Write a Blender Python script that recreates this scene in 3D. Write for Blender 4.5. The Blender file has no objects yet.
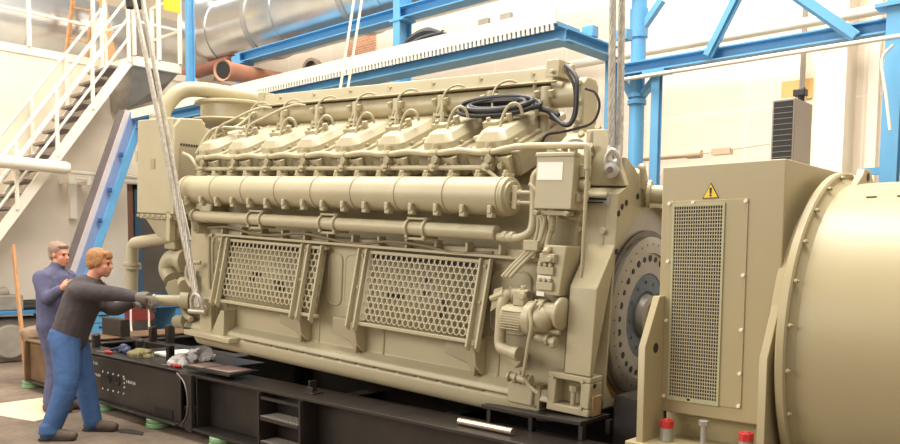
import bpy, bmesh, math, random
from math import sin, cos, pi, radians as R
from mathutils import Vector as V, Matrix as M, noise
random.seed(7)
sc = bpy.context.scene
col = sc.collection

# ------------------------------------------------------------------ camera
FPX, CY = 793.3, 311.8
YAW, PITCH, ROLL, EYE = -0.737158906, -0.0747536721, 0.00868508459, 1.62
fw = V((sin(YAW)*cos(PITCH), cos(YAW)*cos(PITCH), sin(PITCH)))
r0 = V((cos(YAW), -sin(YAW), 0)); u0 = r0.cross(fw)
rt = r0*cos(ROLL) + u0*sin(ROLL); up = -r0*sin(ROLL) + u0*cos(ROLL)
CAM = V((0, 0, EYE))
cd = bpy.data.cameras.new('camera'); co = bpy.data.objects.new('camera', cd); col.objects.link(co)
co.matrix_world = M(((rt.x, up.x, -fw.x, 0), (rt.y, up.y, -fw.y, 0), (rt.z, up.z, -fw.z, EYE), (0, 0, 0, 1)))
cd.sensor_width = 36; cd.lens = 36*FPX/900; cd.shift_y = (CY-222)/900; cd.clip_end = 200
sc.camera = co

def ray(x, y): return fw + rt*((x-450)/FPX) - up*((y-CY)/FPX)
def at(x, y, X=None, Y=None, Z=None):           # where a sight line meets a real plane of the hall
    d = ray(x, y)
    t = X/d.x if X is not None else Y/d.y if Y is not None else (Z-EYE)/d.z
    return CAM + d*t
def dp(x, y, depth): return CAM + ray(x, y)*depth

# ------------------------------------------------------------------ materials
def lin(c):
    c = [v/255 for v in c]
    return tuple((v/12.92 if v <= .04045 else ((v+.055)/1.055)**2.4) for v in c) + (1,)
MATS = {}
def mat(name, rgb, rough=.5, metal=0, var=.06, scale=4, bump=0, bscale=40, spec=.5, emit=0, alpha=1, coat=0):
    if name in MATS: return MATS[name]
    m = bpy.data.materials.new(name); m.use_nodes = True
    nt = m.node_tree; b = nt.nodes['Principled BSDF']
    c = lin(rgb)
    tc = nt.nodes.new('ShaderNodeTexCoord')
    n = nt.nodes.new('ShaderNodeTexNoise'); n.inputs['Scale'].default_value = scale; n.inputs['Detail'].default_value = 5
    nt.links.new(tc.outputs['Object'], n.inputs['Vector'])
    cr = nt.nodes.new('ShaderNodeValToRGB')
    cr.color_ramp.elements[0].position = .3; cr.color_ramp.elements[1].position = .7
    cr.color_ramp.elements[0].color = tuple(max(0, v*(1-var)) for v in c[:3]) + (1,)
    cr.color_ramp.elements[1].color = tuple(min(1, v*(1+var)) for v in c[:3]) + (1,)
    nt.links.new(n.outputs['Fac'], cr.inputs['Fac']); nt.links.new(cr.outputs['Color'], b.inputs['Base Color'])
    b.inputs['Roughness'].default_value = rough; b.inputs['Metallic'].default_value = metal
    b.inputs['Specular IOR Level'].default_value = spec
    if coat: b.inputs['Coat Weight'].default_value = coat
    if alpha < 1: b.inputs['Alpha'].default_value = alpha
    if emit:
        nt.links.new(cr.outputs['Color'], b.inputs['Emission Color']); b.inputs['Emission Strength'].default_value = emit
    if bump:
        n2 = nt.nodes.new('ShaderNodeTexNoise'); n2.inputs['Scale'].default_value = bscale; n2.inputs['Detail'].default_value = 4
        nt.links.new(tc.outputs['Object'], n2.inputs['Vector'])
        bp = nt.nodes.new('ShaderNodeBump'); bp.inputs['Strength'].default_value = bump; bp.inputs['Distance'].default_value = .02
        nt.links.new(n2.outputs['Fac'], bp.inputs['Height']); nt.links.new(bp.outputs['Normal'], b.inputs['Normal'])
    MATS[name] = m
    return m
ENG = mat('engine_paint', (179, 168, 138), .42, var=.05, scale=3, bump=.05)
ENGD = mat('engine_paint_dusty', (160, 148, 120), .55, var=.08, scale=5, bump=.08)
GEN = mat('generator_paint', (172, 158, 122), .4, var=.03, scale=2)
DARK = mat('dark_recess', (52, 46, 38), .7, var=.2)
BLACK = mat('skid_black', (42, 36, 32), .38, var=.25, scale=5, bump=.05)
BROWN = mat('skid_end_primer', (112, 86, 60), .6, var=.2, scale=6)
BROWNREF = mat('brown_reflection_steel', (150, 112, 72), .5, var=.15, scale=5)  # steel with a brown reflection painted in as base colour
STEEL = mat('machined_steel', (172, 168, 162), .36, metal=.45, var=.1, scale=6)
STEELD = mat('dark_machined_steel', (118, 112, 106), .4, metal=.6, var=.15, scale=5)
ROPE = mat('wire_rope', (188, 180, 168), .45, metal=.4, var=.2, scale=30)
BLUE = mat('blue_steel_paint', (96, 160, 204), .45, var=.08, scale=2)
HUBB = mat('blue_hub', (98, 114, 132), .4, metal=.5, var=.2)
BENCH = mat('bench_blue', (62, 128, 178), .5, var=.05)
WHITE = mat('white_paint', (240, 232, 215), .5, var=.03)
WALL = mat('wall_plaster', (232, 220, 200), .85, var=.04, scale=1.2)
WALLL = mat('stained_plaster', (238, 224, 204), .9, var=.12, scale=.9, bump=.1, bscale=6)
SILVER = mat('silver_cladding', (205, 205, 205), .28, metal=.9, var=.08, scale=2, bump=.06, bscale=3)
PIPEO = mat('orange_primer_pipe', (188, 132, 106), .6, var=.12)
PIPEB = mat('brown_primer_pipe', (150, 100, 82), .6, var=.12)
RUB = mat('black_rubber', (38, 36, 40), .45, var=.1)
SIGNY = mat('sign_yellow', (238, 200, 40), .4, var=0)
BLK = mat('print_black', (25, 22, 20), .5, var=0)
LABEL = mat('paper_label', (246, 243, 232), .5, var=.01)
RED = mat('red_plastic', (196, 50, 48), .35, var=.05)
GREEN = mat('green_rubber_pad', (134, 172, 124), .6, var=.1, scale=10)
WOOD = mat('raw_timber', (190, 142, 98), .7, var=.15, scale=8)
SKIN = mat('skin', (212, 146, 118), .5, var=.04, scale=12)
HAIRB = mat('light_brown_hair', (166, 116, 70), .6, var=.25, scale=40, bump=.4, bscale=80)
HAIRG = mat('greying_hair', (150, 122, 104), .6, var=.25, scale=40, bump=.4, bscale=80)
SWEAT = mat('dark_sweater', (78, 70, 72), .9, var=.12, scale=14, bump=.8, bscale=9)
TROU = mat('blue_work_trousers', (60, 90, 136), .85, var=.15, scale=8, bump=1, bscale=7)
OVER = mat('grey_blue_overall', (90, 90, 118), .85, var=.12, scale=10, bump=1, bscale=8)
SHOE = mat('worn_work_shoe', (92, 78, 66), .7, var=.2, scale=20)
GLOVE = mat('grey_glove', (120, 112, 104), .9, var=.1)
GREY = mat('grey_machine', (150, 142, 130), .6, var=.2)
CHROME = mat('bright_steel_bar', (200, 180, 165), .25, metal=.8, var=.1)
BRICK = None

def nodes_mat(name): 
    m = bpy.data.materials.new(name); m.use_nodes = True; return m, m.node_tree, m.node_tree.nodes['Principled BSDF']
def brick_mat():
    m, nt, b = nodes_mat('brick_infill')
    t = nt.nodes.new('ShaderNodeTexBrick'); t.inputs['Scale'].default_value = 6
    t.inputs['Color1'].default_value = lin((205, 150, 115)); t.inputs['Color2'].default_value = lin((188, 130, 98)); t.inputs['Mortar'].default_value = lin((225, 200, 175))
    tc = nt.nodes.new('ShaderNodeTexCoord'); nt.links.new(tc.outputs['Object'], t.inputs['Vector'])
    mp = nt.nodes.new('ShaderNodeMapping'); mp.inputs['Rotation'].default_value = (R(90), 0, 0)
    nt.links.new(tc.outputs['Object'], mp.inputs['Vector']); nt.links.new(mp.outputs['Vector'], t.inputs['Vector'])
    nt.links.new(t.outputs['Color'], b.inputs['Base Color']); b.inputs['Roughness'].default_value = .9
    return m
BRICK = brick_mat()
def floor_mat():
    m, nt, b = nodes_mat('workshop_floor')
    tc = nt.nodes.new('ShaderNodeTexCoord')
    n = nt.nodes.new('ShaderNodeTexNoise'); n.inputs['Scale'].default_value = 1.1; n.inputs['Detail'].default_value = 8; n.inputs['Roughness'].default_value = .65
    nt.links.new(tc.outputs['Object'], n.inputs['Vector'])
    cr = nt.nodes.new('ShaderNodeValToRGB'); e = cr.color_ramp.elements
    e[0].position = .3; e[0].color = lin((92, 76, 64)); e[1].position = .72; e[1].color = lin((150, 132, 114))
    nt.links.new(n.outputs['Fac'], cr.inputs['Fac'])
    br = nt.nodes.new('ShaderNodeTexBrick'); br.inputs['Scale'].default_value = 5; br.inputs['Mortar Size'].default_value = .012
    br.inputs['Color1'].default_value = (1, 1, 1, 1); br.inputs['Color2'].default_value = (.86, .86, .86, 1); br.inputs['Mortar'].default_value = (.6, .6, .6, 1)
    nt.links.new(tc.outputs['Object'], br.inputs['Vector'])
    mx = nt.nodes.new('ShaderNodeMix'); mx.data_type = 'RGBA'; mx.blend_type = 'MULTIPLY'; mx.inputs[0].default_value = .8
    nt.links.new(cr.outputs['Color'], mx.inputs[6]); nt.links.new(br.outputs['Color'], mx.inputs[7])
    nt.links.new(mx.outputs[2], b.inputs['Base Color']); b.inputs['Roughness'].default_value = .75
    bp = nt.nodes.new('ShaderNodeBump'); bp.inputs['Strength'].default_value = .3; bp.inputs['Distance'].default_value = .01
    nt.links.new(n.outputs['Fac'], bp.inputs['Height']); nt.links.new(bp.outputs['Normal'], b.inputs['Normal'])
    return m
FLOOR = floor_mat()
def panel_mat():
    m, nt, b = nodes_mat('wall_panels')
    tc = nt.nodes.new('ShaderNodeTexCoord'); mp = nt.nodes.new('ShaderNodeMapping'); mp.inputs['Rotation'].default_value = (R(90), 0, 0)
    nt.links.new(tc.outputs['Object'], mp.inputs['Vector'])
    br = nt.nodes.new('ShaderNodeTexBrick'); br.inputs['Scale'].default_value = 1; br.offset = 0
    br.inputs['Brick Width'].default_value = 1.25; br.inputs['Row Height'].default_value = 1.1; br.inputs['Mortar Size'].default_value = .012
    br.inputs['Color1'].default_value = lin((238, 224, 206)); br.inputs['Color2'].default_value = lin((234, 219, 200)); br.inputs['Mortar'].default_value = lin((244, 234, 220))
    nt.links.new(mp.outputs['Vector'], br.inputs['Vector']); nt.links.new(br.outputs['Color'], b.inputs['Base Color']); b.inputs['Roughness'].default_value = .7
    return m
PANEL = panel_mat()
def mesh_holes_mat(name, hole, bar):
    return mat(name, bar, .5)

# ------------------------------------------------------------------ mesh builder
def frame_of(d):
    d = d.normalized(); a = V((0, 0, 1)) if abs(d.z) < .9 else V((1, 0, 0))
    x = a.cross(d).normalized(); y = d.cross(x); return x, y
class MB:
    def __init__(s): s.v = []; s.f = []; s.m = []; s.cur = 0
    def add(s, vs, fs):
        o = len(s.v); s.v += [tuple(p) for p in vs]
        for f in fs: s.f.append([i+o for i in f]); s.m.append(s.cur)
        return s
    def box(s, a, b):
        x0, y0, z0 = a; x1, y1, z1 = b
        return s.add([(x, y, z) for z in (z0, z1) for y in (y0, y1) for x in (x0, x1)],
                     [(0, 2, 3, 1), (4, 5, 7, 6), (0, 1, 5, 4), (2, 6, 7, 3), (0, 4, 6, 2), (1, 3, 7, 5)])
    def hexa(s, p):  # 8 corners: bottom 4 ccw, top 4 ccw
        return s.add(p, [(3, 2, 1, 0), (4, 5, 6, 7), (0, 1, 5, 4), (1, 2, 6, 5), (2, 3, 7, 6), (3, 0, 4, 7)])
    def bar(s, p, q, w, h, upv=(0, 0, 1)):
        p, q = V(p), V(q); d = (q-p).normalized(); u = V(upv); x = d.cross(u)
        if x.length < 1e-4: x = d.cross(V((1, 0, 0)))
        x.normalize(); u = x.cross(d).normalized(); x *= w/2; u *= h/2
        return s.hexa([p-x-u, p+x-u, q+x-u, q-x-u, p-x+u, p+x+u, q+x+u, q-x+u])
    def cyl(s, p, q, r, r2=None, n=16, caps=True):
        p, q = V(p), V(q); r2 = r if r2 is None else r2; x, y = frame_of(q-p)
        vs = [p + (x*cos(2*pi*i/n)+y*sin(2*pi*i/n))*r for i in range(n)] + [q + (x*cos(2*pi*i/n)+y*sin(2*pi*i/n))*r2 for i in range(n)]
        fs = [(i, (i+1) % n, n+(i+1) % n, n+i) for i in range(n)]
        if caps: fs += [tuple(range(n))[::-1], tuple(range(n, 2*n))]
        return s.add(vs, fs)
    def lathe(s, c, ax, prof, n=32, closed=False):   # prof [(t along axis, r)]
        c, ax = V(c), V(ax).normalized(); x, y = frame_of(ax); vs = []; fs = []
        for t, r in prof:
            vs += [c + ax*t + (x*cos(2*pi*i/n)+y*sin(2*pi*i/n))*r for i in range(n)]
        k = len(prof)
        for j in range(k-1 if not closed else k):
            a, b = j*n, ((j+1) % k)*n
            fs += [(a+i, a+(i+1) % n, b+(i+1) % n, b+i) for i in range(n)]
        if not closed: fs += [tuple(range(n))[::-1], tuple(range((k-1)*n, k*n))]
        return s.add(vs, fs)
    def tube(s, pts, r, n=10, smooth=4):
        pts = [V(p) for p in pts]
        if smooth and len(pts) > 2:
            P = [pts[0]*2-pts[1]] + pts + [pts[-1]*2-pts[-2]]; out = []
            for i in range(1, len(P)-2):
                for k in range(smooth):
                    t = k/smooth; a, b, c, d = P[i-1:i+3]
                    out.append(.5*((2*b)+(c-a)*t+(2*a-5*b+4*c-d)*t*t+(3*b-a-3*c+d)*t**3))
            out.append(pts[-1]); pts = out
        rs = r if isinstance(r, list) else None
        x, y = frame_of(pts[1]-pts[0]); vs = []; N = len(pts)
        for i, p in enumerate(pts):
            d = (pts[min(i+1, N-1)]-pts[max(i-1, 0)]).normalized()
            x = (x - d*x.dot(d)).normalized(); y = d.cross(x)
            if rs:
                f = i/(N-1)*(len(rs)-1); k = min(int(f), len(rs)-2); rr = rs[k]+(rs[k+1]-rs[k])*(f-k)
            else: rr = r
            vs += [p + (x*cos(2*pi*j/n)+y*sin(2*pi*j/n))*rr for j in range(n)]
        fs = [(i*n+j, i*n+(j+1) % n, (i+1)*n+(j+1) % n, (i+1)*n+j) for i in range(N-1) for j in range(n)]
        fs += [tuple(range(n))[::-1], tuple(range((N-1)*n, N*n))]
        return s.add(vs, fs)
    def bend(s, pts, r, rad=.1, n=14):   # pipe with proper elbows
        pts = [V(p) for p in pts]; out = [pts[0]]
        for i in range(1, len(pts)-1):
            a = (pts[i-1]-pts[i]); b = (pts[i+1]-pts[i]); q = min(rad, a.length*.49, b.length*.49)
            A = pts[i]+a.normalized()*q; B = pts[i]+b.normalized()*q
            for k in range(7):
                t = k/6; out.append(A*(1-t)**2+pts[i]*2*t*(1-t)+B*t*t)
        out.append(pts[-1]); return s.tube(out, r, n, 0)
    def prism(s, poly, axis, a, b):  # poly in the two other axes, in order
        def P(u, v, w): return (w, u, v) if axis == 'x' else (u, w, v) if axis == 'y' else (u, v, w)
        n = len(poly); vs = [P(u, v, a) for u, v in poly]+[P(u, v, b) for u, v in poly]
        return s.add(vs, [tuple(range(n))[::-1], tuple(range(n, 2*n))]+[(i, (i+1) % n, n+(i+1) % n, n+i) for i in range(n)])
    def ball(s, c, r, n=12, sc=(1, 1, 1)):
        c = V(c); vs = []; k = n//2
        for j in range(1, k):
            th = pi*j/k
            vs += [c+V((r*sc[0]*sin(th)*cos(2*pi*i/n), r*sc[1]*sin(th)*sin(2*pi*i/n), r*sc[2]*cos(th))) for i in range(n)]
        t = len(vs); vs += [c+V((0, 0, r*sc[2])), c-V((0, 0, r*sc[2]))]
        fs = [(j*n+i, (j+1)*n+i, (j+1)*n+(i+1) % n, j*n+(i+1) % n) for j in range(k-2) for i in range(n)]
        fs += [(t, i, (i+1) % n) for i in range(n)]+[(t+1, (k-2)*n+(i+1) % n, (k-2)*n+i) for i in range(n)]
        return s.add(vs, fs)
    def xf(s, mtx, start=0):
        s.v[start:] = [tuple(mtx @ V(p)) for p in s.v[start:]]; return s
    def build(s, name, m, parent=None, bevel=0, segs=2, smooth=True, angle=40, **kw):
        me = bpy.data.meshes.new(name); me.from_pydata(s.v, [], s.f)
        ms = m if isinstance(m, (list, tuple)) else [m]
        for q in ms: me.materials.append(q)
        if len(ms) > 1: me.polygons.foreach_set('material_index', s.m)
        bm = bmesh.new(); bm.from_mesh(me); bmesh.ops.recalc_face_normals(bm, faces=bm.faces); bm.to_mesh(me); bm.free()
        if smooth:
            me.polygons.foreach_set('use_smooth', [True]*len(me.polygons)); me.set_sharp_from_angle(angle=R(angle))
        o = bpy.data.objects.new(name, me); col.objects.link(o)
        if parent: o.parent = parent
        if bevel:
            b = o.modifiers.new('bevel', 'BEVEL'); b.width = bevel; b.segments = segs; b.limit_method = 'ANGLE'; b.angle_limit = R(35)
            b.harden_normals = False
        if kw: tag(o, **kw)
        return o
def tag(o, label=None, cat=None, group=None, kind=None):
    if label: o['label'] = label
    if cat: o['category'] = cat
    if group: o['group'] = group
    if kind: o['kind'] = kind
    return o
def empty(name, loc=(0, 0, 0), label=None, cat=None, group=None, mw=None):
    o = bpy.data.objects.new(name, None); col.objects.link(o); o.empty_display_size = .1
    if mw is not None: o.matrix_world = mw
    else: o.location = loc
    return tag(o, label, cat, group)
def children(o): return [c for c in bpy.data.objects if c.parent == o]
def dup(o, mw=None, parent=None, **kw):
    c = o.copy(); col.objects.link(c)
    if parent is not None: c.parent = parent
    for ch in children(o):
        if ch != c: dup(ch, parent=c)
    if mw is not None: c.matrix_world = mw
    tag(c, **kw); return c
def dups(o, offs, parent):    # sibling copies of a part, shifted
    for d in offs:
        c = o.copy(); c.location = V(o.location)+V(d); c.parent = parent; col.objects.link(c)
        for g in [g for g in bpy.data.objects if g.parent == o]:
            h = g.copy(); h.parent = c; col.objects.link(h)

# ================================================================== ENGINE (hangs from the crane: turned 3.5 deg, nose down 3.1 deg)
EO = V((-2.451, 3.843, .685)); ya, ti = R(3.516), R(-3.117)
e1 = V((cos(ya)*cos(ti), sin(ya)*cos(ti), sin(ti))); e2 = V((-sin(ya), cos(ya), 0)); e3 = e1.cross(e2)
EM = M(((e1.x, e2.x, e3.x, EO.x), (e1.y, e2.y, e3.y, EO.y), (e1.z, e2.z, e3.z, EO.z), (0, 0, 0, 1)))
def EW(x, y, z): return EM @ V((x, y, z))
eng = empty('engine', mw=EM, label='huge beige-painted V-type diesel engine hanging in slings above the black skid', cat='engine')
def mir(p, yc=.74): return p + [(2*yc-y, z) for y, z in reversed(p)]

m = MB(); m.prism(mir([(.02, .035), (0, .02), (0, -.04), (.025, -.08), (.07, -.10), (.4, -.15)]), 'x', -3.86, -.3)
m.build('oil_sump', ENG, eng, bevel=.012)
m = MB(); m.prism(mir([(.0, .036), (.0, .05), (.015, .08), (.1, .115), (.1, .92), (.42, .92), (.42, 1.40), (.48, 1.50), (.62, 1.45)]), 'x', -4.0, -.2)
m.prism(mir([(.0, .036), (.0, .05), (.015, .08), (.1, .115), (.1, .5), (.4, .5)]), 'x', -4.02, -3.9)
cc = m.build('crankcase', ENG, eng, bevel=.008)
# sump flange with its row of slots
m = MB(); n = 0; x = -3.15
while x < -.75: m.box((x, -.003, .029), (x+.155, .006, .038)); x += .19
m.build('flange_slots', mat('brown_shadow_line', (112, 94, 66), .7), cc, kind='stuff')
# rail along the top of the side doors and the harness
m = MB(); m.box((-3.6, .02, .865), (-.35, .11, .885))
for i in range(13): m.box((-3.55+i*.26, .04, .885), (-3.53+i*.26, .11, .95))
m.build('door_rail', ENG, eng, bevel=.004)
m = MB(); m.tube([(-3.72+i*.3, .03, .925+.022*sin(i*1.9)-.003*i) for i in range(11)], .011, 8)
m.build('cable_harness', mat('harness_brown', (120, 106, 80), .6), eng)
# --- crankcase doors (raised rims)
def rim(x0, x1, z0, z1, y, r=.05, t=.009, skew=0):
    P = []
    for cx, cz, a in ((x1-r, z1-r, 0), (x0+r, z1-r, 90), (x0+r, z0+r, 180), (x1-r, z0+r, 270)):
        for k in range(4):
            b = R(a+k*30); P.append((cx+r*cos(b)+skew*(cz-z0), y, cz+r*sin(b)))
    mb = MB(); mb.tube(P+[P[0], P[1]], t, 6, 0); return mb, P
for (x0, x1, z0, z1, r) in ((-2.27, -2.13, .42, .80, .05), (-2.09, -1.93, .42, .80, .05), (-.76, -.47, .40, .79, .06), (-3.74, -3.6, .42, .80, .04)):
    mb, P = rim(x0, x1, z0, z1, .096, r, .008)
    mb.add([(p[0], .093, p[2]) for p in P], [tuple(range(len(P)))])
    d = mb.build('crankcase_door', ENG, eng)
for (x0, x1, z0, z1) in ((-3.52, -3.40, .08, .31), (-2.50, -2.36, .08, .32), (-1.86, -1.68, .08, .34), (-.80, -.68, .10, .36)):
    mb, P = rim(x0, x1, z0, z1, .098, .03, .009); mb.build('lower_rim', ENG, eng)
# --- perforated guards in front of the doors
def guard(x0, x1, z0, z1, nx, ribs, darkset):
    g = empty('mesh_guard'); g.parent = eng
    sl = (.09)/(.84-.31)                                  # leans out towards its foot
    def Y(z): return .045-(.84-z)*sl
    px = (x1-x0)/nx; pz = px*.866; nz = int((z1-z0)/pz)
    mb = MB(); K = 12; zt = z1
    for j in range(nz):
        cz = z1-pz*(j+.5)
        for i in range(nx):
            cx = x0+px*(i+.5+(.25 if j % 2 else -.25))
            vs = []
            for q in range(K):
                a = 2*pi*(q+.5)/K+R(30)
                hx, hz = cos(a), sin(a)
                k = px/2/max(abs(hx), abs(hx*.5+hz*.866), abs(hx*.5-hz*.866))*1.0
                k = min(k, px*.577)
                vs.append((cx+hx*k, Y(cz+hz*k), cz+hz*k))
            for q in range(K):
                a = 2*pi*(q+.5)/K+R(30); k = px*.40
                vs.append((cx+cos(a)*k, Y(cz+sin(a)*k), cz+sin(a)*k))
            mb.add(vs, [(q, (q+1) % K, K+(q+1) % K, K+q) for q in range(K)])
    p = mb.build('perforated_sheet', ENG, g, smooth=False)
    so = p.modifiers.new('thick', 'SOLIDIFY'); so.thickness = .006; so.offset = 0
    mb = MB()                                              # the foam-like backing just behind the holes
    mb.add([(x0, Y(z0)+.022, z0), (x1, Y(z0)+.022, z0), (x1, Y(z1)+.022, z1), (x0, Y(z1)+.022, z1)], [(0, 1, 2, 3)])
    bk = mb.build('backing_sheet', ENGD, g); so = bk.modifiers.new('thick', 'SOLIDIFY'); so.thickness = .01
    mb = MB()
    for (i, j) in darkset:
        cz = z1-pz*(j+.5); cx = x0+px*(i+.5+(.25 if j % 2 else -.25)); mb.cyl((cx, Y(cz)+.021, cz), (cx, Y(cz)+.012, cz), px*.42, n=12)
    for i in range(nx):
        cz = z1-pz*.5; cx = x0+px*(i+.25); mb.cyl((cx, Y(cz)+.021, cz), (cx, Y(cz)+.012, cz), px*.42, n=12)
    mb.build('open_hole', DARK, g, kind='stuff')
    mb = MB()
    for z in (z0-.012, z1+.006): mb.box((x0-.03, Y(z)-.012, z-.012), (x1+.03, Y(z)+.03, z+.012))
    mb.build('guard_rail', ENG, g, bevel=.004)
    for rx, w in ribs:
        for s in ((-w/2, w/2) if w else (0,)):
            mb = MB(); mb.prism([(Y(z1+.03)-.005, z1+.03), (Y(z1+.03)-.04, z1+.03), (Y(z0-.03)-.05, z0-.04), (Y(z0-.06)-.005, z0-.07)], 'x', rx+s-.008, rx+s+.008)
            mb.build('guard_rib', ENG, g, bevel=.003)
        if w:
            mb = MB()
            mb.prism([(Y(z1)-.001, z1+.02), (Y(z1)-.012, z1+.02), (Y(z0)-.012, z0-.03), (Y(z0)-.001, z0-.03)], 'x', rx-w/2, rx+w/2)
            for z in (z0-.02, z1-.02, (z0+z1)/2): mb.cyl((rx, Y(z)-.01, z), (rx, Y(z)-.03, z), .012, n=8)
            mb.build('clamp_strap', ENGD, g)
    return g
guard(-3.56, -2.27, .345, .83, 25, [(-3.46, .075), (-2.45, .075), (-2.27, 0)], [(9, 5), (10, 5), (9, 6), (15, 6), (16, 6), (15, 7), (16, 7)])
guard(-1.77, -.79, .345, .83, 20, [(-1.84, .075), (-.765, .075)], [(5, 6), (6, 6), (10, 3), (10, 5), (14, 7), (14, 8), (14, 6), (4, 6)])
# --- gusset brackets under the guards
for x, s in ((-2.60, 1), (-2.0, 1), (-.93, 1)):
    m = MB(); m.prism([(x-.13, .34), (x-.13, .22), (x-.03, .20), (x+.06, .18), (x+.12, .10), (x+.15, .34)], 'y', .02, .098); m.build('guard_bracket', ENGD, eng, bevel=.006)
    m = MB(); m.prism([(.098, .36), (-.03, .30), (.0, .18), (.06, .12), (.098, .10)], 'x', x+.13, x+.15); m.build('gusset', ENG, eng, bevel=.003)
# --- charge air pipe
m = MB(); m.cyl((-4.04, .04, 1.246), (-.625, .04, 1.246), .118, n=40); ap = m.build('charge_air_pipe', ENG, eng, bevel=.012)
m = MB(); m.lathe((-.63, .04, 1.246), (1, 0, 0), [(0, .118), (.015, .116), (.02, .095), (.03, .09)], 40); m.build('end_cap', ENG, ap)
for i in range(9):
    m = MB(); m.lathe((-3.98+i*.415, .04, 1.246), (1, 0, 0), [(-.007, .116), (-.007, .124), (.007, .124), (.007, .116)], 40); m.build('clamp_band', ENG, ap)
for i in range(16):
    x = -3.9+i*.214
    m = MB(); m.box((x-.014, -.085, 1.135), (x+.014, -.06, 1.185)); m.box((x-.02, -.075, 1.11), (x+.02, -.03, 1.14)); m.build('saddle_lug', WHITE if False else ENG, ap, bevel=.004)
for i in range(16):
    x = -3.87+i*.214
    m = MB(); m.box((x-.022, .02, 1.355), (x+.022, .10, 1.385)); m.cyl((x, .03, 1.37), (x, .03, 1.405), .016, n=8); m.build('top_lug', ENG, ap, bevel=.004)
# --- coolant pipe under it
m = MB(); m.cyl((-3.83, -.01, 1.02), (-.67, -.01, 1.02), .047, n=28); cp = m.build('coolant_pipe', ENG, eng, bevel=.006)
m = MB(); m.lathe((-3.86, -.01, 1.02), (1, 0, 0), [(0, .062), (.03, .062), (.03, .05)], 24); m.cyl((-3.85, -.01, 1.02), (-3.85, .0, .9), .04); m.cyl((-3.85, -.01, .92), (-3.85, .2, .92), .05); m.build('end_flange', ENG, cp)
for x in (-3.0, -2.16, -1.31):
    m = MB()
    for d in (-.075, .075):
        m.lathe((x+d, -.01, 1.02), (1, 0, 0), [(-.012, .045), (-.012, .062), (.012, .062), (.012, .045)], 24)
        m.box((x+d-.012, -.03, 1.07), (x+d+.012, .06, 1.095)); m.box((x+d-.012, -.05, .955), (x+d+.012, .1, .975))
    m.box((x-.08, -.035, .945), (x+.08, .0, .962)); m.cyl((x-.08, -.03, 1.085), (x+.08, -.03, 1.085), .009, n=8)
    m.build('pipe_clamp', ENG, cp, bevel=.003)
m = MB(); m.tube([(-.66, -.01, 1.0), (-.6, -.02, .995), (-.5, -.02, 1.0), (-.43, -.01, 1.04), (-.42, 0, 1.12), (-.425, 0, 1.25), (-.43, 0, 1.36), (-.38, .0, 1.41)], .026, 12)
m.build('coolant_hose', ENG, eng)
m = MB(); m.cyl((-.66, -.015, 1.0), (-.54, -.015, 1.0), .022, n=10)
for x in (-.62, -.57): m.cyl((x, -.015, 1.0), (x+.03, -.015, 1.0), .035, n=12)
m.build('pipe_nut', ENG, eng, bevel=.003)
m = MB()
for z in (1.21, 1.27): m.cyl((-.6, .02, z), (-.44, .01, z), .012, n=8); m.cyl((-.56, .02, z), (-.53, .02, z), .02, n=6)
m.box((-.585, 0, 1.17), (-.55, .04, 1.31)); m.build('hose_coupling', ENG, eng, bevel=.003)
# --- rails with unions
XB = [-3.886+.435*i for i in range(8)]
m = MB(); m.tube([(-4.0, .1, 1.43), (-3.9, .09, 1.428), (-.85, .09, 1.425)], .017, 10, 0); fr = m.build('fuel_rail', ENG, eng)
m = MB(); m.tube([(-4.0, .1, 1.51)] + [(-3.9+i*.2175, .08, 1.522+(.012 if i % 2 else -.006)) for i in range(15)] + [(-.62, .06, 1.545), (-.35, .0, 1.54), (-.12, -.05, 1.53), (-.065, -.05, 1.515), (-.055, -.05, 1.40)], .02, 10, 3)
ur = m.build('return_rail', ENG, eng)
m = MB(); m.tube([(-.055, -.05, 1.42), (-.052, -.05, 1.2), (-.05, -.04, .85), (-.06, -.03, .8)], .011, 8, 0); m.build('drain_tube', ENG, eng)
for x in XB:
    m = MB(); m.cyl((x, .06, 1.43), (x, .2, 1.43), .03, n=10); m.cyl((x-.04, .09, 1.43), (x+.04, .09, 1.43), .026, n=8)
    m.cyl((x+.02, .06, 1.425), (x+.02, .02, 1.425), .014, n=6); m.build('rail_union', ENG, fr, bevel=.002)
    m = MB(); m.cyl((x+.02, .1, 1.475), (x+.02, .2, 1.475), .045, n=12); m.cyl((x+.02, .05, 1.475), (x+.02, .1, 1.475), .028, n=8)
    m.cyl((x-.03, .06, 1.48), (x-.03, .1, 1.49), .012, n=6); m.build('pump_knob', ENGD, eng, bevel=.003)
    m = MB(); m.cyl((x-.03, .08, 1.52), (x+.03, .08, 1.52), .028, n=8); m.cyl((x, .08, 1.52), (x, .08, 1.58), .018, n=8); m.build('rail_union', ENG, ur, bevel=.002)
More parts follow.
